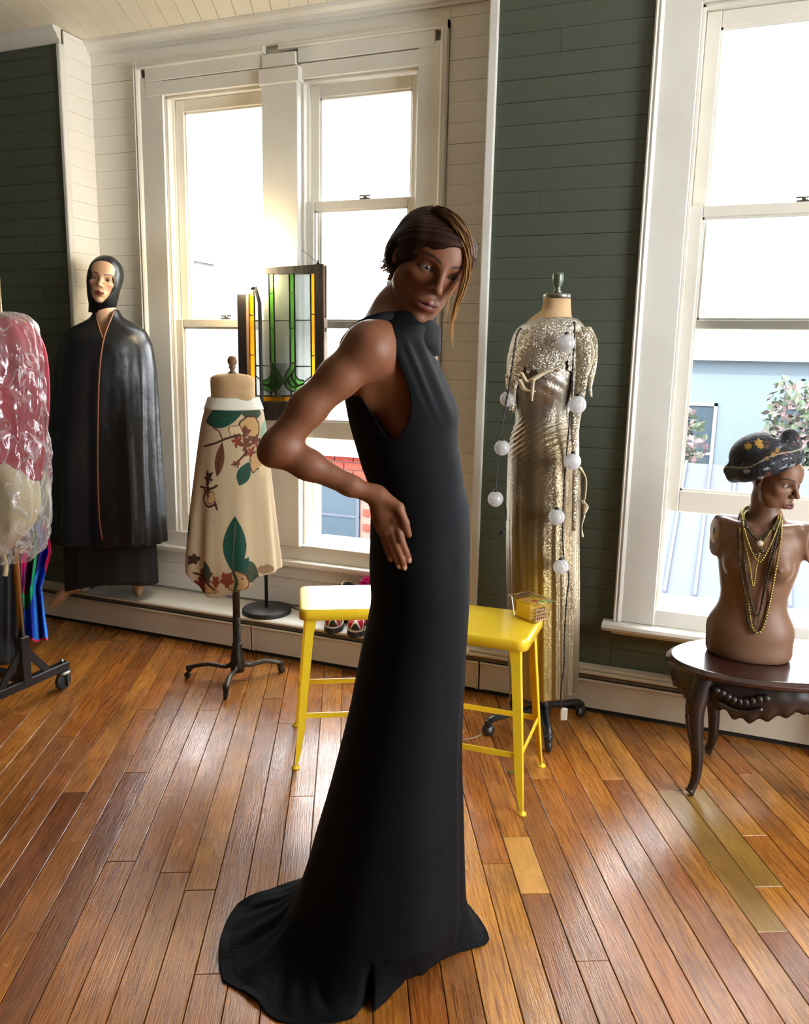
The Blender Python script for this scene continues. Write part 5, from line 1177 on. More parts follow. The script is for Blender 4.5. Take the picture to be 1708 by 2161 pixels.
for pth in ([lw(680,640,-.05), lw(620,660,-.06), lw(560,690,-.06)], [lw(680,700,-.05), lw(600,700,-.06), lw(530,790,-.06)], [lw(690,720,-.05), lw(620,740,-.06), lw(540,740,-.06)], [lw(670,600,-.05), lw(620,620,-.06), lw(575,610,-.06)], [lw(690,780,-.04), lw(650,860,-.05), lw(630,950,-.05)], [lw(700,820,-.02), lw(660,900,-.02), lw(610,1010,-.02)]):
    strands('nape_wisp', pth, 14, .0045, .0014, GB, LT, 0.4, 14)
for pth in ([lw(1080,90,.02), lw(1130,40,.02), lw(1200,30,.02)], [lw(1180,90,.02), lw(1240,40,.01), lw(1300,70,.01)], [lw(1400,200,.03), lw(1480,280,.02), lw(1540,420,.01)]):
    strands('stray_hair', pth, 7, .003, .0009, GB, LT, 0.4, 14)
MT['goldm'] = M('gold', srgb('c9a04a'), 0.25, metal=1.0)
MB().tube(spline([W(813,628,.02), W(818,636,.035), W(829,648,.045), W(842,664,.048)], 24)-WO, 0.0008, 6).build('necklace', MT['goldm'], wm)
# gown: bodice, collar, skirt and train
LD = Loft(PP, [(664,812,918,.06),(674,778,920,.09),(688,752,918,.125),(704,736,915,.150),(722,727,914,.160),(745,726,916,.163),(780,726,931,.160),(820,727,948,.152),(865,734,966,.142),(905,743,965,.130),(940,753,966,.120),(985,766,973,.113),(1018,778,977,.116),(1061,785,987,.132),(1100,784,990,.150),(1140,783,991,.162),(1198,782,990,.168),(1257,785,989,.166),(1300,779,987,.165),(1365,765,983,.166),(1443,750,978,.170),(1501,738,974,.176),(1597,714,971,.190),(1667,695,972,.205),(1760,667,973,.225),(1820,650,974,.240),(1880,630,976,.255)])
def gfold(th, row):
    c = np.cos(th); s_ = np.sin(th); near = smooth(-.1, .3, s_)
    l, r_, b_ = LD.sm_at(np.array([float(np.mean(row))]))[0]; px = (l+r_)/2+(r_-l)/2*c
    d1 = px-(846+(row-715)*0.40); dr = 0.032*(np.exp(-((d1-6)/7)**2)-0.5*np.exp(-((d1-20)/7)**2)+0.8*np.exp(-((d1-36)/8)**2)-0.5*np.exp(-((d1-50)/8)**2)+0.5*np.exp(-((d1+14)/8)**2))*smooth(705,740,row)*(1-smooth(800,905,row))*near
    k = smooth(1290, 1700, row); t = th
    low = k*(0.034*np.exp(-((t-0.50)/.10)**2)-0.030*np.exp(-((t-0.30)/.09)**2)+0.028*np.exp(-((t-0.12)/.08)**2)+0.010*np.sin(7*t+0.5)*smooth(1500,1850,row))
    wa_ = 0.010*np.sin((row-1010+60*c)*0.13)*np.exp(-((row-1000)/45.0)**2)*smooth(.5,1,c)
    return 1+dr+low+wa_
nth = 420
rq = np.concatenate([np.linspace(664, 1000, 120), np.linspace(1003, 1880, 130)]); G, th = LD.grid(rq, nth, gfold, 0.0, 2.15)
pj = proj(G.reshape(-1,3)).reshape(*G.shape[:2], 2)
HOLE = [(700,805),(736,812),(748,824),(768,846),(790,880),(808,908),(820,924),(830,929),(840,925),(852,904),(863,884),(868,852),(862,820),(851,790),(836,755),(824,726),(814,704),(806,690),(780,682),(752,690),(735,706),(718,726)]
hole = inpoly(pj, HOLE) & (np.sin(th)[None,:] > -0.05)
# floor outline of the hem and train, by angle about the foot of the gown
fo = [(1033,1986),(1024,1996),(1002,2003),(970,2012),(927,2024),(852,2047),(800,2060),(790,2090),(783,2143),(747,2150),(702,2164),(640,2166),(586,2158),(560,2140),(545,2121),(515,2098),(490,2085),(470,2072),(462,2035),(468,1975),(482,1940),(500,1913),(560,1885),(627,1860),(760,1838),(860,1845),(935,1868),(980,1905),(1003,1930),(1022,1957)]
Fp = np.array([at_z(x, y, 0.0) for x, y in fo]); c0 = at_z(826, 1962, 0.0); dv = Fp-c0
ang = np.arctan2(dv @ LW.n, dv @ LW.r); rad_ = np.hypot(dv @ LW.n, dv @ LW.r); o_ = np.argsort(ang); ang, rad_ = ang[o_], rad_[o_]
thw = np.where(th > np.pi, th-2*np.pi, th)
# match ring angle to floor angle through the last ring's own polar angle
last = G[-1]; dl = last-c0; la = np.arctan2(dl @ LW.n, dl @ LW.r)
fr_ = np.interp(la, np.concatenate([ang-2*np.pi, ang, ang+2*np.pi]), np.tile(rad_, 3))
flp = c0+fr_[:,None]*(np.cos(la)[:,None]*LW.r+np.sin(la)[:,None]*LW.n)
m = 46; ext = []
for i in range(1, m+1):
    t = i/m; g_ = lerp(last, flp, t); dist = np.linalg.norm((flp-last)[:,:2], axis=1); kk = np.clip(dist/0.25, 0.0, 1.0)
    z = last[:,2]*(1-t)**(1.6+5.0*kk)
    wr_ = kk*np.sin(np.pi*min(t*1.15,1))*(0.016*np.abs(np.sin(la*7+t*3))+0.010*np.sin(la*17+t*6)**2)+kk*t**3*(0.012*np.maximum(0, np.sin(la*13+1.0)))
    g_ = g_+(LW.n*np.cos(la*3+1)[:,None]*0+LW.r*0)*0; g_[:,2] = z+0.004+wr_
    ext.append(g_)
Gf = np.concatenate([G, np.array(ext)]); hole = np.concatenate([hole, np.zeros((m, nth), bool)])
gown = MB().grid(Gf-WO, True, keep=~hole).build('gown', MT['gown'], wm, fix=False, solid=0.0035, label='long dark navy gown with a train')
# folded funnel collar with the band that runs behind the shoulder
def band(name, pts, hgt, thk, n=90, roll=0.0):
    P = spline([W(*p) for p in pts], n, True); H = np.interp(np.linspace(0,1,n,endpoint=False), np.linspace(0,1,len(hgt)+1), list(hgt)+[hgt[0]]); g = []
    C0 = P.mean(0); a_ = np.linspace(0, 2*np.pi, 18, endpoint=False)
    for i in range(n):
        o_ = P[i]-C0; o_[2] = 0; o_ /= np.linalg.norm(o_)+1e-9; up_ = np.array([0,0,1.0])-0.15*o_
        rr = 1+0.10*np.sin(3*a_+i*0.12)+0.07*np.sin(5*a_-i*0.21)
        g.append(P[i]+(np.cos(a_)*thk*rr)[:,None]*o_+(np.sin(a_)*H[i]*rr)[:,None]*up_)
    g = np.array(g+[g[0]]); return MB().grid(g-WO, True).build(name, MT['gown'], gown, fix=False)
band('collar', [(915,712,.02),(906,708,.060),(878,706,.098),(845,700,.102),(815,690,.085),(795,684,.045),(790,680,-.02),(815,680,-.085),(865,690,-.105),(905,705,-.06)], [.040,.044,.044,.038,.028,.020,.020,.028,.036,.040], .017)
band('collar_fold', [(913,692,.03),(900,696,.060),(872,694,.078),(840,684,.080),(818,674,.055),(812,670,.0),(826,672,-.055),(865,678,-.082),(902,686,-.05)], [.020,.022,.022,.018,.013,.011,.013,.017,.02], .011, 80)
P = spline([W(838,676,.088), W(806,676,.115), W(776,683,.118), W(748,700,.105), W(731,722,.085), W(727,748,.06), W(728,790,.05)], 40)
st_ = MB(); a_ = np.linspace(0, 2*np.pi, 14, endpoint=False); g = []
tn = np.gradient(P, axis=0); tn /= np.linalg.norm(tn, axis=1)[:,None]
for i in range(40):
    wd_ = np.interp(i, [0,10,22,39], [.020,.015,.012,.016]); nn = np.cross(tn[i], LW.n); nn /= np.linalg.norm(nn); g.append(P[i]+np.cos(a_)[:,None]*nn*wd_+np.sin(a_)[:,None]*LW.n*0.009)
MB().grid(np.array(g)-WO, True).build('shoulder_band', MT['gown'], gown, fix=False)
# ================================================================ BUST, HAT, NECKLACES, OVAL TABLE
MT['mahogany'] = M('dark mahogany', srgb('2a1410'), 0.22, coat=0.5, var=(srgb('43221a'), 5, 0.4, 0.7), stretch=(1,6,1)); MT['carved'] = M('carved dark wood', srgb('1d110d'), 0.4, var=(srgb('2f1c14'), 12, 0.4, 0.7))
TR = math.radians(22); tb = empty('oval_table', (0.24, 2.98, 0.0), TR, label='low dark wooden oval table with carved apron and cabriole legs under the bust', cat='table'); TA, TB = 0.40, 0.24
def oval(prof, n=72, a=TA, b_=TB):
    t = np.arange(n)/n*2*np.pi; return np.stack([np.stack([(a+o)*np.cos(t), (b_+o)*np.sin(t), np.full(n, z_)], 1) for o, z_ in prof])
g = oval([(-.03,.428),(-.006,.428),(0.0,.434),(0.002,.440),(-.003,.446),(-.010,.4475),(-.014,.4535),(-.020,.455),(-.024,.4550)])
m = MB().grid(g, True); m.add(g[-1], [tuple(range(72))]); m.add(g[0], [tuple(range(72))[::-1]]); m.build('tabletop', MT['mahogany'], tb)
t = np.arange(240)/240*2*np.pi; drop = 0.352-0.020*np.abs(np.sin(t*4))-0.045*np.exp(-((np.abs(((t-np.pi/2) % np.pi)-np.pi/2)-np.pi/2)/.25)**2)*0-0.035*np.exp(-(np.minimum(np.abs(t-4.1), np.abs(t-1.0))/.28)**2)+0.008*np.sin(t*40)
g = np.stack([np.stack([(TA+o)*np.cos(t), (TB+o)*np.sin(t), .430+(drop-.430)*k], 1) for o, k in ((-.035,0),(-.028,.3),(-.020,.55),(-.028,.8),(-.034,1),(-.05,1),(-.05,0))])
MB().grid(g, True).build('apron', MT['carved'], tb)
for a0 in (4.1, 1.0, 5.2, 2.1):
    m = MB()
    for k in range(9):
        a_ = a0+(k-4)*0.055; c = np.array([(TA-.016)*math.cos(a_), (TB-.016)*math.sin(a_), .385-0.010*abs(k-4)*0-.012*math.cos((k-4)*.7)]); m.ball(c, (.016,.016,.014), 8)
    m.tube([( (TA-.012)*math.cos(a0+s_*.2), (TB-.012)*math.sin(a0+s_*.2), .362-.022*math.cos(s_*1.5)) for s_ in np.linspace(-1,1,15)], .008, 7)
    m.build('carving', MT['carved'], tb)
for lx, ly in ((-.325,-.112), (-.15,.195), (.325,.112), (.15,-.195)):
    d = np.array([lx, ly])/np.hypot(lx, ly); P = [np.array([lx*f, ly*f, h]) for f, h in ((.93,.44),(1.0,.375),(1.035,.31),(1.00,.22),(.955,.13),(.955,.06),(.995,.022),(1.02,.012))]
    Q = spline(P, 34); rr = np.interp(np.linspace(0,1,34), [0,.15,.28,.5,.75,.88,.96,1], [.034,.036,.032,.022,.015,.014,.020,.012]); m = MB().tube(Q, rr, 12)
    m.ball(Q[7]+np.array([*d*0.020, 0]), (.018,.018,.030), 10).tube(spline([Q[10]+np.array([*d*.03,0]), Q[13]+np.array([*d*.026,0]), Q[16]+np.array([*d*.016,0])], 10), [.008]*10, 6); m.build('leg', MT['carved'], tb)
# bust
BP = np.array([0.145, 2.965]); bu = empty('mannequin_bust', (*BP, .455), label='armless brown mannequin bust with head turned aside on the oval table', cat='mannequin'); BO = np.array(bu.location); LB = Loft(BP, [(900,1500,1700,.1),(1400,1500,1700,.1)])
bf = -LB.r*0.03+LB.n; BR = axes(bf, (0,0,1)); zb_ = lambda py: LB.pt(1600, py)[2]-.455
sx = lambda px: (LB.pt(px, 1200)-BO) @ LB.r                     # offset along the image right direction
fB = Field(BO-[.30,.30,.02], BO+[.30,.30,.60], 0.0042); q = Frame(fB, np.stack([LB.r, LB.n, [0,0,1.0]], 1), BO)
X0 = sx(1597)
q.ell((X0-.002,.0,.085), (.143,.098,.125), .03); q.ell((X0,.0,.02), (.138,.095,.06), .03); q.ell((X0,.005,.24), (.108,.080,.13), .05); q.ell((X0+.004,.0,.345), (.128,.090,.12), .05)
q.cap((X0-.122,-.005,.445), (X0+.145,-.005,.440), .040, .040, .04); q.ell((X0,.02,.40), (.12,.075,.07), .04)
for s_ in (-1, 1): q.ell((X0+.005+s_*.062,.070,.335), (.044,.034,.044), .025); q.ell((X0+.005+s_*.066,.103,.333), (.007,.006,.007), .006); q.cap((X0+s_*.015,.062,.452), (X0+s_*.115,.028,.470), .010, .009, .012)
nk = np.array([X0+.012, .0, .46]); hd_l = np.array([sx(1614), .030, zb_(1012)])
q.cap((X0,-.015,.44), nk+[0,-.012,.03], .058, .049, .03); q.cap(nk+[0,-.012,.0], hd_l+[-.022,-.018,-.055], .048, .043, .025)
for s_, xe in ((-1, X0-.135), (1, X0+.160)): q.cap((xe-s_*.02,-.005,.425), (xe+s_*.03,0,.375), .042, .042, .03)
q.ell((X0+.005,.108,.16), (.006,.012,.009), .008, '-')
# flat cut shoulders and base
w_, P = fB._win(BO, 5); loc = q.loc(P); fB.f[:] = np.maximum(fB.f, -(loc[...,2]-0.001)).astype(np.float32)
CA, SA = math.cos(.42), math.sin(.42)
for s_, xe in ((-1, X0-.143), (1, X0+.165)): fB.f[:] = np.maximum(fB.f, s_*(loc[...,0]-xe)*CA+loc[...,1]*SA).astype(np.float32)
HBc = BO+np.stack([LB.r, LB.n, [0,0,1.0]], 1) @ hd_l; HBR = tilt_axes(math.radians(52), math.radians(-6), math.radians(6), LB.n)
fe = Field(HBc-[.15,.15,.2], HBc+[.15,.15,.15], .0021); fq = Frame(fe, HBR, HBc, 0.90); head_prims(fq, slim=0.92)
qq = Frame(fe, np.stack([LB.r, LB.n, [0,0,1.0]], 1), BO); qq.cap(nk+[0,-.012,.0], hd_l+[-.022,-.018,-.055], .048, .043, .025)
zc = hd_l[2]-.075; V1, F1 = fB.mesh(lambda V: V[:,2] < .455+zc+.004); V2, F2 = fe.mesh(lambda V: V[:,2] > .455+zc-.004)
MT['bust'] = M('bust paint', srgb('8a6044'), 0.48, attr=True, spec=0.35)
mesh_obj('body', [(V1,F1),(V2,F2)], MT['bust'], bu, BO, [np.tile(np.array(srgb('765540')), (len(V1),1)), head_tint(fq.loc(V2), srgb('74503b'), srgb('5a2a24'), srgb('2a1a12'), srgb('4a2f22'))])
add_eyes(bu, fq, (.04,.025,.015))
MT['plate'] = M('pale arm plate', srgb('b8a596'), 0.5)
for s_, xe in ((-1, X0-.1435), (1, X0+.1655)):
    ax_n = LB.r*CA*s_+LB.n*SA; Rx = np.stack([np.cross([0,0,1.0], ax_n), [0,0,1.0], ax_n], 1); c = (LB.r*xe+np.array([0,0,.425])); b_ = MB().lathe([(0,-.002),(.040,-.002),(.040,.002),(0,.002)], c, 30, R=Rx @ np.diag([1,1.08,1])); pl_ = b_.build('arm_plate', MT['plate'], bu)
    MB().lathe([(0,-.003),(.006,-.003),(.006,.003),(0,.003)], c, 14, R=Rx @ np.diag([1,2.2,1])).build('arm_slot', MT['dark'], pl_)
# hat: soft crown with a thick rolled brim
MT['hat'] = M('patterned dark velvet', srgb('0d1118'), 0.7, attr=True, bump=(80, 0.6))
hat_up = axes(np.cross(LB.r, [0,0,1.0])*-1, (0,0,1)); HL = lambda px, py, d=0.0: LB.pt(px, py, d)
ctr = HL(1613, 978, .03); tiltR = np.stack([LB.r*math.cos(.40)+np.array([0,0,1.0])*math.sin(.40), LB.n, np.array([0,0,1.0])*math.cos(.40)-LB.r*math.sin(.40)], 1)
fT = Field(ctr-[.17,.17,.14], ctr+[.17,.17,.14], .0032); h = Frame(fT, tiltR, ctr)
h.ell((-.010,-.005,.036), (.090,.094,.072), .02)
for i in range(24):
    a_ = i/24*2*np.pi; b_ = a_+2*np.pi/24; R_ = .077; r_ = .031+.008*math.cos(a_-0.5)
    h.cap((R_*1.10*math.cos(a_), R_*1.05*math.sin(a_), .005*math.sin(2*a_)), (R_*1.10*math.cos(b_), R_*1.05*math.sin(b_), .005*math.sin(2*b_)), r_, r_, .008)
h.cap((.085,.02,.01), (.098,-.01,.055), .034, .030, .015); h.cap((-.098,.01,-.005), (-.105,.0,.012), .027, .022, .015)
h.cap((.045,-.02,.075), (.085,.055,.085), .012, .010, .015, '-')
Frame(fT, HBR, HBc, .90).ell((0,-.012,.020), (.066,.084,.070), .004, '-')
V, Fc = fT.mesh(); lv = h.loc(V)
c = np.tile(np.array(srgb('0c1018')), (len(V),1)); nzv = np.array([mnoise.noise(Vector(p*34)) for p in lv]); nz2 = np.array([mnoise.noise(Vector(p*np.array([30,30,130]))) for p in lv]); nz3 = np.array([mnoise.noise(Vector(p*90+7)) for p in lv])
c[(nzv > .38) & (nz3 > -.1)] = srgb('5d2e20'); c[(nzv < -.45)] = srgb('27303f'); c[(nz2 > .42) & (lv[:,2] < .012)] = srgb('8d9096'); c[(nz3 > .45) & (lv[:,0] > .06)] = srgb('7d858c')
for px, py, r_ in ((1579,943,.010), (1601,936,.011), (1606,942,.008), (1633,958,.007), (1620,966,.006), (1641,950,.006)):
    P_ = h.loc(HL(px, py, .12)); d_ = np.hypot(lv[:,0]-P_[0], lv[:,2]-P_[2]); an = np.arctan2(lv[:,2]-P_[2], lv[:,0]-P_[0]); c[(d_ < r_*(1+.25*np.sin(an*6))) & (lv[:,1] > -.02)] = srgb('b98d3a')
line = (np.abs(lv[:,2]-.020-.006*np.sin(lv[:,0]*40)) < .0016) & (lv[:,1] > 0); c[line] = srgb('a89a80')
hat = mesh_obj('beret_hat', [(V,Fc)], MT['hat'], None, ctr, [c]); hat.location = Vector(ctr); tag(hat, 'dark patterned velvet hat with thick rolled brim and ochre flowers on the bust head', 'hat')
# necklaces lie on the front of the bust
from mathutils.bvhtree import BVHTree
bvh = BVHTree.FromPolygons([Vector(v) for v in V1], [tuple(int(i) for i in f) for f in F1])
def lay(px, py, off, back=False):
    o_ = Vector(CAM); d_ = Vector(ray(px, py)).normalized(); hit = bvh.ray_cast(o_, d_)
    if back or hit[0] is None: return LB.pt(px, py, -.02 if back else .04)
    return np.array(hit[0]-d_*off)
MT['brass'] = M('antique brass', srgb('a08a4a'), 0.35, metal=0.9); MT['darkchain'] = M('dark metal chain', srgb('4a4136'), 0.4, metal=0.8)
def chain(name, front, lab, bead, mat, off, backpts, pendants=()):
    fr_ = spline([lay(px, py, off) for px, py in front], 150); bk = spline([fr_[-1], *[LB.pt(*p) for p in backpts], fr_[0]], 40)[1:-1]
    P = np.concatenate([fr_, bk]); sm_ = P.copy()
    for _ in range(3): sm_ = (np.roll(sm_,1,0)+sm_*2+np.roll(sm_,-1,0))/4
    L_ = np.linalg.norm(np.diff(np.concatenate([sm_, sm_[:1]]), axis=0), axis=1); s_ = np.concatenate([[0], np.cumsum(L_)]); nb = int(s_[-1]/(bead*2.0)); nq = nb*6
    qs = np.linspace(0, s_[-1], nq, endpoint=False); Q = np.stack([np.interp(qs, s_, np.concatenate([sm_[:,i], sm_[:1,i]])) for i in range(3)], 1)
    rr = bead*(0.35+0.65*np.abs(np.sin(np.arange(nq)*np.pi/6))); o = Q.mean(0); e = MB().tube(Q-o, rr, 6, closed=True).build(name, mat, None, fix=False); e.location = Vector(o); tag(e, lab, 'necklace', 'necklaces on the bust')
    for px, py, r_ in pendants:
        c_ = lay(px, py, off+.004)-o; MB().lathe([(0,-.002),(r_*.8,-.002),(r_,0),(r_*.8,.002),(0,.003)], c_, 18, R=np.stack([LB.r, [0,0,1.0], LB.n], 1)).build('pendant', MT['plate'] if r_ > .009 else mat, e)
    return e
chain('beaded_necklace', [(1562,1088),(1562,1130),(1568,1180),(1576,1230),(1582,1290),(1588,1325),(1600,1335),(1612,1322),(1625,1270),(1638,1200),(1648,1140),(1650,1098)], 'longest brass bead necklace hanging down to the navel of the bust', .0050, MT['brass'], .006, [(1640,1072,-.03),(1610,1062,-.06),(1575,1072,-.03)])
chain('chain_necklace', [(1566,1086),(1567,1140),(1573,1200),(1580,1240),(1588,1280),(1598,1300),(1606,1284),(1618,1230),(1632,1170),(1644,1120),(1647,1096)], 'dark metal chain necklace on the bust, hanging just inside the longest beads', .0044, MT['darkchain'], .010, [(1638,1074,-.03),(1610,1064,-.055),(1578,1074,-.03)])
chain('bead_strand', [(1570,1086),(1569,1110),(1574,1150),(1582,1190),(1590,1238),(1597,1196),(1606,1160),(1622,1128),(1636,1108),(1643,1092)], 'thin brass bead strand on the bust ending at mid chest', .0040, MT['brass'], .013, [(1636,1076,-.02),(1610,1066,-.05),(1582,1076,-.02)])
chain('pendant_choker', [(1572,1090),(1578,1112),(1590,1130),(1604,1138),(1618,1130),(1632,1114),(1640,1096)], 'short choker of linked discs with round coin pendant at the base of the bust neck', .0048, MT['darkchain'], .010, [(1634,1078,-.02),(1608,1068,-.05),(1582,1078,-.02)], ((1604,1147,.011),(1608,1163,.009),(1631,1117,.008),(1575,1113,.007),(1594,1170,.005)))
chain('fine_chain', [(1559,1090),(1558,1140),(1564,1200),(1573,1260),(1580,1312),(1588,1338),(1597,1326),(1606,1280),(1616,1220),(1628,1160),(1641,1112),(1652,1094)], 'fine dark chain on the bust, swinging widest towards its open arm socket', .0030, MT['darkchain'], .008, [(1640,1070,-.03),(1608,1060,-.06),(1572,1072,-.03)])
chain('rope_chain', [(1565,1084),(1572,1120),(1583,1155),(1596,1180),(1604,1186),(1614,1174),(1628,1146),(1640,1116),(1648,1092)], 'twisted brass chain on the bust falling just under the coin pendant', .0042, MT['brass'], .016, [(1638,1070,-.03),(1608,1062,-.06),(1574,1070,-.03)])
# ================================================================ RACK AND THE CLOTHES ON IT
rk = empty('garment_rack', tuple(at_z(35,1405,0.0)), label='black wheeled garment rack with shiny pole at the left edge', cat='rack'); RO = np.array(rk.location)
A = at_z(141,1402,.105); B = at_z(-40,1482,.105); dirb = (B-A)/np.linalg.norm(B-A); MB().bar(A-RO, B-RO, .036, .036, ch=.003).build('foot_bar', MT['black'], rk)
up0 = lerp(A, B, .52); MB().bar(up0-RO+[0,0,.0], up0-RO+[0,0,.20], .042, .042, up=tuple(dirb), ch=.003).build('post_socket', MT['black'], rk)
MB().bar(lerp(A,B,.24)-RO+[0,0,.01], up0-RO+[0,0,.15], .012, .03, up=(0,0,1)).build('brace', MT['black'], rk); MB().bar(lerp(A,B,.80)-RO+[0,0,.01], up0-RO+[0,0,.15], .012, .03, up=(0,0,1)).build('brace', MT['black'], rk)
MT['pole'] = M('brass tinted chrome', srgb('c9b48a'), 0.15, metal=1.0)
MB().tube([up0-RO+[0,0,.19], up0-RO+[0,0,1.66]], .0135, 16).build('pole', MT['pole'], rk)
rail_d = np.array([-dirb[1], dirb[0], 0]); rail_d *= -1 if rail_d[0] > 0 else 1
MB().tube([up0-RO+[0,0,1.65], up0-RO+[0,0,1.65]+rail_d*1.3], .0125, 16).build('hanging_rail', MT['pole'], rk)
MB().bar(up0-RO+[0,0,.02], up0-RO+[0,0,.02]+rail_d*1.3, .036, .036, ch=.003).build('base_rail', MT['black'], rk)
for tt, nm in ((.06, 0), (.95, 1)):
    c = lerp(A, B, tt)-RO; m = MB().lathe([(0,-.020),(.030,-.020),(.034,-.026),(.034,-.030),(0,-.032)], c, 20); R_ = np.stack([dirb, [0,0,1.0], np.cross(dirb, [0,0,1.0])], 1); ax = R_[:,2]
    for s_ in (-1, 1): m.bar(c+ax*.016*s_+[0,0,-.028], c+ax*.016*s_+[0,0,-.085], .004, .030, up=(1,0,0))
    cs = m.build('caster', MT['metal'], rk); wl = c+np.array([0,0,-.105+.042-.0])*1.0; wl[2] = .040; MB().lathe([(0,-.011),(.034,-.011),(.039,-.007),(.039,.007),(.034,.011),(0,.011)], wl, 24, R=R_).build('wheel', MT['black_matte'], cs)
    MB().lathe([(.008,.018),(.009,.026),(.006,.032),(0,.033)], c, 10).build('bolt', MT['metal'], cs)
RP = (-2.58, 2.25); LR = Loft(RP, [(640,-120,90,.10),(1400,-120,90,.1)])
MT['red_cloth'] = M('crimson cloth', srgb('b01f35'), 0.65, var=(srgb('8a1528'), 4, 0.4, 0.7)); MT['cream_cloth'] = M('cream satin', srgb('ddd0a8'), 0.4, var=(srgb('c0ab7c'), 3, 0.4, 0.7), bump=(9, 0.3))
def crump(rows, m, n, folds, O, amp=.0, seed=0.0, power=2.2):
    Lq = Loft(RP, rows); R_ = np.array(rows, float); rq = np.linspace(R_[0,0], R_[-1,0], m)
    def fo_(th, row): return 1+sum(a*np.sin(k*th+p+row*w2) for a, k, p, w2 in folds)
    G, th = Lq.grid(rq, n, fo_, 0, power)
    if amp:
        for i in range(m):
            for j in range(n):
                v = mnoise.noise_vector(Vector(G[i,j]*11)+Vector((seed,0,0)))*0.6+mnoise.noise_vector(Vector(G[i,j]*27)+Vector((seed,3,0)))*0.4; G[i,j] += np.array(v)*amp
    return G-O
hk = empty('red_garment', tuple(LR.pt(-10, 700)), label='crimson garment on a hanger inside the clear plastic cover', cat='garment'); O = np.array(hk.location)
MB().grid(crump([(672,-80,30,.04),(690,-95,62,.06),(730,-100,84,.075),(790,-105,93,.085),(870,-108,97,.09),(960,-105,94,.09),(1010,-100,88,.085)], 60, 120, [(.05,7,0,.01),(.035,12,1,.0),(.03,17,2,-.01)], O), True).build('bodice', MT['red_cloth'], hk, fix=False, solid=.003)
MT['hanger'] = M('pale wood hanger', srgb('cdb48c'), 0.45)
MB().tube(spline([LR.pt(-60,655), LR.pt(0,664), LR.pt(45,678), LR.pt(72,700), LR.pt(80,730)], 30)-O, .008, 8).tube([LR.pt(-60,718)-O, LR.pt(76,714)-O], .004, 8).build('hanger', MT['hanger'], hk)
cg = empty('cream_garment', tuple(LR.pt(20, 1030, .06)), label='puffy cream satin garment gathered inside the clear plastic cover below the crimson one', cat='garment'); O = np.array(cg.location)
MB().grid(crump([(930,0,22,.03),(950,-30,34,.06),(985,-60,62,.10),(1020,-70,78,.125),(1060,-72,84,.13),(1100,-65,74,.12),(1130,-50,52,.09),(1155,-30,26,.05),(1170,-20,10,.03)], 50, 110, [(.05,5,0,.02),(.03,11,1,.01)], O, .010, 2.0), True).build('puff', MT['cream_cloth'], cg, fix=False, solid=.002)
MB().tube(spline([LR.pt(6,1168,.03), LR.pt(12,1195,.03), LR.pt(10,1215,.03)], 12)-O, [.010]*12, 8).build('tail', MT['cream_cloth'], cg)
MT['film'] = glass('clear plastic film', (0.95,0.95,0.96), 0.07, 0.16)
nt = MT['film'].node_tree; L = nt.links.new; out = nt.nodes['Material Output']; sr = out.inputs[0].links[0].from_socket; df_ = nd(nt, 'ShaderNodeBsdfTranslucent'); df_.inputs[0].default_value = (.9,.9,.92,1); d2 = nd(nt, 'ShaderNodeBsdfDiffuse'); d2.inputs[0].default_value = (.9,.9,.92,1); ma = nd(nt, 'ShaderNodeMixShader'); L(df_.outputs[0], ma.inputs[1]); L(d2.outputs[0], ma.inputs[2]); mb_ = nd(nt, 'ShaderNodeMixShader')
tc = nd(nt, 'ShaderNodeTexCoord'); mp = nd(nt, 'ShaderNodeMapping'); mp.inputs['Scale'].default_value = (1,1,.45); nz = nd(nt, 'ShaderNodeTexNoise'); nz.inputs['Scale'].default_value = 12; nz.inputs['Detail'].default_value = 4; nz.inputs['Distortion'].default_value = 0.8; L(tc.outputs['Object'], mp.inputs[0]); L(mp.outputs[0], nz.inputs['Vector'])
mr_ = nd(nt, 'ShaderNodeMapRange'); sb_ = nd(nt, 'ShaderNodeMath', operation='SUBTRACT'); sb_.inputs[1].default_value = .5; ab_ = nd(nt, 'ShaderNodeMath', operation='ABSOLUTE'); L(nz.outputs[0], sb_.inputs[0]); L(sb_.outputs[0], ab_.inputs[0]); mr_.inputs[1].default_value = .0; mr_.inputs[2].default_value = .022; mr_.inputs[3].default_value = .55; mr_.inputs[4].default_value = .12; L(ab_.outputs[0], mr_.inputs[0]); L(mr_.outputs[0], mb_.inputs[0]); L(sr, mb_.inputs[1]); L(ma.outputs[0], mb_.inputs[2]); L(mb_.outputs[0], out.inputs[0])  # thin white lines put the plastic's highlight streaks into its colour
bpn = nd(nt, 'ShaderNodeBump'); bpn.inputs['Strength'].default_value = .8; bpn.inputs['Distance'].default_value = .02; L(nz.outputs[0], bpn.inputs['Height'])
for n_ in nt.nodes:
    if n_.type == 'BSDF_GLOSSY': L(bpn.outputs[0], n_.inputs['Normal'])
cv = empty('plastic_cover', tuple(LR.pt(0, 900)), label='clear crinkled plastic garment cover at the left edge, over crimson and cream clothes', cat='garment cover'); O = np.array(cv.location)
MB().grid(crump([(658,-90,10,.05),(672,-110,60,.08),(700,-120,80,.11),(760,-122,92,.13),(850,-124,99,.14),(950,-124,104,.15),(1040,-122,106,.155),(1090,-118,105,.15),(1130,-110,100,.14),(1160,-100,88,.125),(1178,-90,66,.11)], 120, 170, [(.03,6,0,.012),(.025,13,1,-.01),(.015,21,1,.02)], O, .016, 5.0), True).build('film', MT['film'], cv, fix=False)
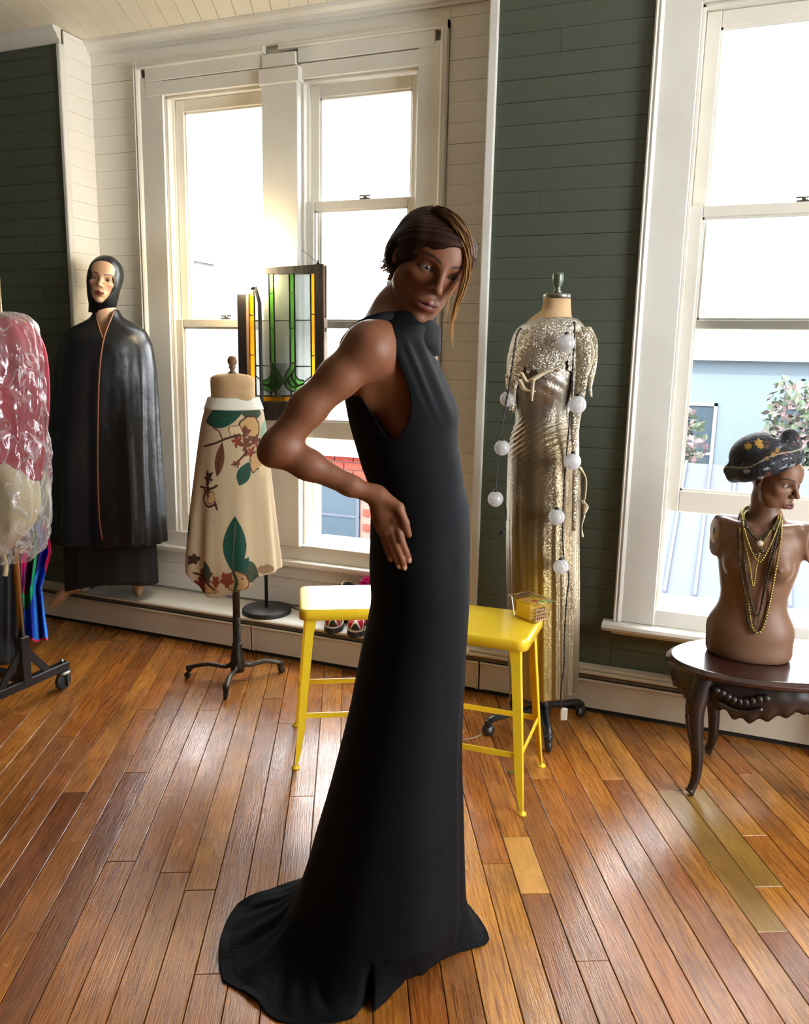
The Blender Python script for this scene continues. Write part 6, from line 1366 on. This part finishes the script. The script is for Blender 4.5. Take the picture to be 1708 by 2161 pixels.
# printed silk scarf hanging below
MT['silk'] = M('printed silk', (0.1,0.1,0.5), 0.35, attr=True)
sc_ = Loft((-2.74,2.52), [(1100,40,100,.03),(1350,40,100,.03)]); m_, n_ = 150, 70; G = np.zeros((m_, n_, 3)); C = np.zeros((m_, n_, 3))
cols = [np.array(srgb(h)) for h in ('12239a','2f7fe0','18a060','b0105a','5a1040','e01848','101060')]
for i in range(m_):
    t_ = i/(m_-1); row = 1100+252*t_; l = lerp(44, 40, t_); r_ = np.interp(row, [1100,1130,1165,1240,1350], [92,104,108,88,102])
    for j in range(n_):
        u = j/(n_-1); px = lerp(l, r_, u); dep = .028*math.sin(u*13+t_*1.5)+.012*math.sin(u*29+1); G[i,j] = sc_.pt(px, row+(3*math.sin(u*13) if t_ > .95 else 0), dep)
        a_ = u*1.9+t_*1.3; k = cols[6]
        if u > .62+.1*math.sin(t_*3): k = cols[0]
        if u > .93-.06*t_ and t_ < .6: k = cols[5]
        if abs(u-.42-.28*t_) < .06: k = cols[2]
        if u < .36 and t_ < .62: k = cols[3] if math.sin(a_*7+t_*9) > -.1 else cols[4]
        if t_ > .55+.18*math.sin(u*5+.6): k = cols[1] if math.sin(u*17+t_*4) > -.2 else cols[0]
        if .52 < t_-.1*math.sin(u*6) < .64 and u < .6: k = cols[2]
        if t_ > .985: k = cols[5]
        C[i,j] = k
sO = G.reshape(-1,3).mean(0); sf = MB().grid(G-sO, False).build('silk_scarf', MT['silk'], None, fix=False, solid=.0015, col=C.reshape(-1,3)); sf.location = Vector(sO); tag(sf, 'blue, green and magenta printed silk scarf hanging beside the rack pole', 'scarf')
bg_ = Loft((-2.86,2.60), [(1160,-60,40,.06),(1300,-55,38,.07),(1400,-50,34,.07)])
G, th = bg_.grid(np.linspace(1120, 1392, 40), 90, lambda th, row: 1+.06*np.sin(7*th+row*.004)+.04*np.sin(13*th+1)); o = G.reshape(-1,3).mean(0)
bk_ = MB().grid(G-o, True).build('black_garment', MT['black_cloth'], None, fix=False, solid=.003); bk_.location = Vector(o); tag(bk_, 'long black garment hanging behind the brass tinted pole of the rack', 'garment')
wb_ = at_z(200, 1238, .18); MB().box((0,0,.012), (.15,.06,.024), None, .002).build('flat_box', M('white card box', srgb('c9c6bd'), .6), None, (wb_[0], 3.42, .1805)); tag(bpy.data.objects['flat_box'], 'flat white box on the ledge behind the bare feet of the mannequin', 'box')
# ================================================================ SHOES AND BOA ON THE LEDGE, TUB, CABLE, LEAF
MT['shoe'] = M('patent shoe leather', (0.5,0.05,0.06), 0.18, attr=True, coat=0.5); MT['sole'] = M('black rubber sole', (0.012,0.012,0.012), 0.6); MT['welt'] = M('cream welt', srgb('c9bfae'), 0.6)
def shoe(cx_, cy_, rz, lab):
    t = empty('platform_shoe', (cx_, cy_, 0.18), rz, label=lab, cat='shoe', group='red star striped shoes')
    # toe towards -y
    y = np.linspace(-.135, .125, 30); hw = np.interp(y, [-.135,-.125,-.10,-.06,0,.06,.11,.125], [.006,.024,.039,.045,.038,.034,.030,.010])
    out = np.concatenate([np.c_[hw, y], np.c_[-hw[::-1], y[::-1]]])
    MB().prism(out*1.03, 0.0, .026).build('sole', MT['sole'], t); MB().prism(out*1.05, .026, .031).build('welt', MT['welt'], t)
    fS = Field((-.06,-.15,.02), (.06,.14,.15), .0026); f = Frame(fS)
    f.ell((0,-.085,.045), (.041,.048,.036), .02); f.cap((0,-.05,.055), (0,.03,.085), .036, .034, .02); f.cap((0,.04,.05), (0,.085,.055), .034, .032, .02); f.cap((0,.055,.08), (0,.075,.125), .033, .031, .02)
    f.cap((0,.062,.095), (0,.08,.20), .026, .028, .004, '-'); f.cap((0,.0,.085+.03), (0,.06,.125+.02), .022, .024, .008, '-')
    V, Fc = fS.mesh(lambda V: V[:,2] > .0295); red, wh, bk = np.array(srgb('b3202c')), np.array(srgb('e4dccb')), np.array((.012,.011,.012)); c = np.tile(red, (len(V),1))
    an = np.arctan2(V[:,0], -(V[:,1]+.06)); zz = V[:,2]
    for a0, wdt in ((0.05, .42), (0.95, .45), (-0.95, .45)):
        d_ = np.abs(an-a0); h_ = .080-.055*(d_/wdt)**2*1.0; m1 = (d_ < wdt*.95) & (zz < h_-.004) & (V[:,1] < .02); m2 = (d_ < wdt*.68) & (zz < h_-.016) & (V[:,1] < .02); c[m1] = wh; c[m2] = bk
    c[(V[:,1] > .02) & (np.abs(V[:,0]) < .012)] = bk
    mesh_obj('upper', [(V,Fc)], MT['shoe'], t, (0,0,0), [c]); lc = MB()
    for k in range(4): lc.tube([(-.018,-.005+k*.014,.085+k*.008), (0,-.008+k*.014,.094+k*.008), (.018,-.005+k*.014,.085+k*.008)], .0022, 6)
    lc.build('laces', MT['sole'], t); return t
def toe_at(px, py, rz): p = at_z(px, py, .185); return p[0]-.135*math.sin(rz), p[1]+.135*math.cos(rz), rz
shoe(*toe_at(701,1335,math.radians(20)), 'red shoe with white and black star stripes on the ledge, farther from the gown'); shoe(*toe_at(748,1343,math.radians(14)), 'red shoe with white and black star stripes on the ledge, right beside the gown')
# black ankle boot behind, opening tilted towards the room
bt = empty('black_boot', tuple(at_y(735,1262,3.485)), label='black boot with white rimmed opening on the ledge behind the left stool', cat='boot'); O = np.array(bt.location)
MT['boot'] = M('black boot leather', (.012,.012,.014), .3)
ctr_ = at_y(738,1238,3.46); upv = np.array([.35,-.45,.85]); upv /= np.linalg.norm(upv); a1 = np.cross(upv, [0,1,0]); a1 /= np.linalg.norm(a1); a2 = np.cross(upv, a1); rng = np.linspace(0, 2*np.pi, 40, endpoint=False)
base_ = np.array([ctr_[0]-.01, 3.46, .18]); g = []
for t_ in np.linspace(0, 1, 14):
    c = lerp(base_, ctr_, t_); e1 = lerp(np.array([.05,0,0]), a1*.040, t_); e2 = lerp(np.array([0,.040,0]), a2*.030, t_); g.append(c+np.cos(rng)[:,None]*e1+np.sin(rng)[:,None]*e2)
MB().grid(np.array(g)-O, True).build('shaft', MT['boot'], bt, solid=.004); MB().tube(g[-1]-O, .0028, 8, closed=True).build('rim', MT['welt'], bt)
MB().prism([(math.cos(a_)*.054, math.sin(a_)*.044) for a_ in np.linspace(0, 2*np.pi, 24, endpoint=False)], .1805, .196, Matrix.Translation(Vector((base_[0]-O[0], base_[1]-O[1], -O[2])))).build('sole', MT['sole'], bt)
MT['boa'] = M('magenta feather', srgb('d0148c'), 0.7); rb_ = np.random.RandomState(8)
bo = empty('feather_boa', (-1.52, 3.40, .18), label='magenta feather boa heaped on the ledge beside the red shoes', cat='boa'); O = np.array(bo.location)
core = spline([at_y(748,1300,3.40), at_y(760,1262,3.44), at_y(772,1228,3.46), at_y(790,1245,3.45), at_y(830,1292,3.44), at_y(930,1285,3.46), at_y(988,1268,3.46), at_y(994,1282,3.44), at_y(930,1300,3.42), at_y(812,1300,3.40), at_y(768,1312,3.36), at_y(752,1318,3.34)], 110); core[:,2] = np.maximum(core[:,2], .20); V = []; Fc = []
for k in range(2600):
    p = core[rb_.randint(110)]+rb_.normal(size=3)*.004; d = rb_.normal(size=3); d /= np.linalg.norm(d); s_ = np.cross(d, rb_.normal(size=3)); s_ /= np.linalg.norm(s_); l_ = .014+.020*rb_.rand(); n0 = len(V)
    q2 = p+d*l_; q2[2] = max(q2[2], .185); V += [p-s_*.0015, p+s_*.0015, lerp(p,q2,.6)+s_*.004, q2, lerp(p,q2,.6)-s_*.004]; Fc.append((n0, n0+1, n0+2, n0+3, n0+4))
MB().add(np.array(V)-O, Fc).build('feathers', MT['boa'], bo, fix=False, kind='stuff')
MB().tube(core-O, .006, 8).build('core', MT['boa'], bo)
# clear tub on the right stool
tc_ = at_z(1112,1306,.580); tl_ = at_z(1084,1300,.580); tr_ = at_z(1142,1313,.580); dx = tr_-tl_; dx[2] = 0; ta = math.atan2(dx[1], dx[0])-0.35
tub = empty('plastic_tub', (tc_[0]+.012, tc_[1]+.010, .580), ta, label='clear lidded plastic tub holding yellow card and cotton swabs on the stool corner', cat='tub')
MT['tub'] = glass('clear tub plastic', (.985,.985,.98), .08, .1)
def rect(a, b_, z_, r=.008):
    P = []
    for sx_, sy_ in ((1,1),(-1,1),(-1,-1),(1,-1)):
        for k in range(4): an = math.atan2(sy_, sx_)+(-.6+.4*k); P.append((sx_*(a-r)+r*math.cos(an)*1.0, sy_*(b_-r)+r*math.sin(an), z_))
    return np.array(P)
g = np.stack([rect(.052,.034,.0015), rect(.061,.042,.068), rect(.068,.049,.0685), rect(.068,.049,.071)]); m = MB().grid(g, True, sm=False); m.add(g[0], [tuple(range(16))[::-1]]); m.build('box', MT['tub'], tub)
g = np.stack([rect(.0685,.0495,.0715), rect(.0685,.0495,.074), rect(.056,.038,.0745), rect(.054,.036,.078)]); m = MB().grid(g, True, sm=False); m.add(g[-1], [tuple(range(16))]); m.build('lid', MT['tub'], tub)
MT['card'] = M('yellow card', srgb('f0d05a'), .6, attr=False)
nt = MT['card'].node_tree; tl = nd(nt, 'ShaderNodeBsdfTranslucent'); tl.inputs[0].default_value = (*srgb('f4d860'), 1); mx = nd(nt, 'ShaderNodeMixShader'); mx.inputs[0].default_value = .6; nt.links.new(nt.nodes['Principled BSDF'].outputs[0], mx.inputs[1]); nt.links.new(tl.outputs[0], mx.inputs[2]); nt.links.new(mx.outputs[0], nt.nodes['Material Output'].inputs[0])
MB().bx((-.046,-.028,.004), (.022,.028,.060), .002).build('card', MT['card'], tub); sw = MB()
for i in range(6):
    for j in range(4): sw.tube([(.034+.004*(j % 2), -.024+i*.0095, .010+j*.012), (.050, -.024+i*.0095, .010+j*.012)], .0026, 6).ball((.050,-.024+i*.0095,.010+j*.012), .0042, 8)
sw.build('swabs', M('cotton swab', srgb('d8b89a'), .8), tub, kind='stuff')
for k, (a, b_, hx) in enumerate(((-.030,-.012,'c9956a'), (-.004,.004,'d0523c'), (.012,.012,'63b060'), (.026,-.004,'e6c02e'))): MB().bx((a,b_,.0605), (a+.026,b_+.020,.0625+k*.0006), .0005).build('paper_note', M('paper note', srgb(hx), .7), tub)
# thin pale cable and a fallen leaf on the floor
cb_ = [LG.pt(1080,1420,.02), at_z(1076,1470,.12), at_z(1064,1500,.02), at_z(1040,1520,.004), at_z(1022,1545,.004), at_z(1000,1557,.004), at_z(968,1562,.004)]
P = spline(cb_, 60); P[:,2] = np.maximum(P[:,2], .003); o = P.mean(0); c = MB().tube(P-o, .0022, 6).build('pale_cable', M('pale cable', srgb('a59a8a'), .5), None); c.location = Vector(o); tag(c, 'thin pale cable trailing on the floor behind the right stool', 'cable')
lf = at_z(1080,1633,.002); m = MB(); uu = np.linspace(-1,1,9); g = np.stack([np.stack([uu*.014, k*.006*(1-uu**2), .002+.003*np.abs(uu)+.002*abs(k)+0*uu], 1) for k in (-1,0,1)]); lo2 = m.grid(g, False).build('fallen_leaf', M('green leaf', srgb('3f6a3c'), .5), None, fix=False, solid=.0006); lo2.location = Vector(lf); tag(lo2, 'small green leaf lying on the floor by the right stool leg', 'leaf')
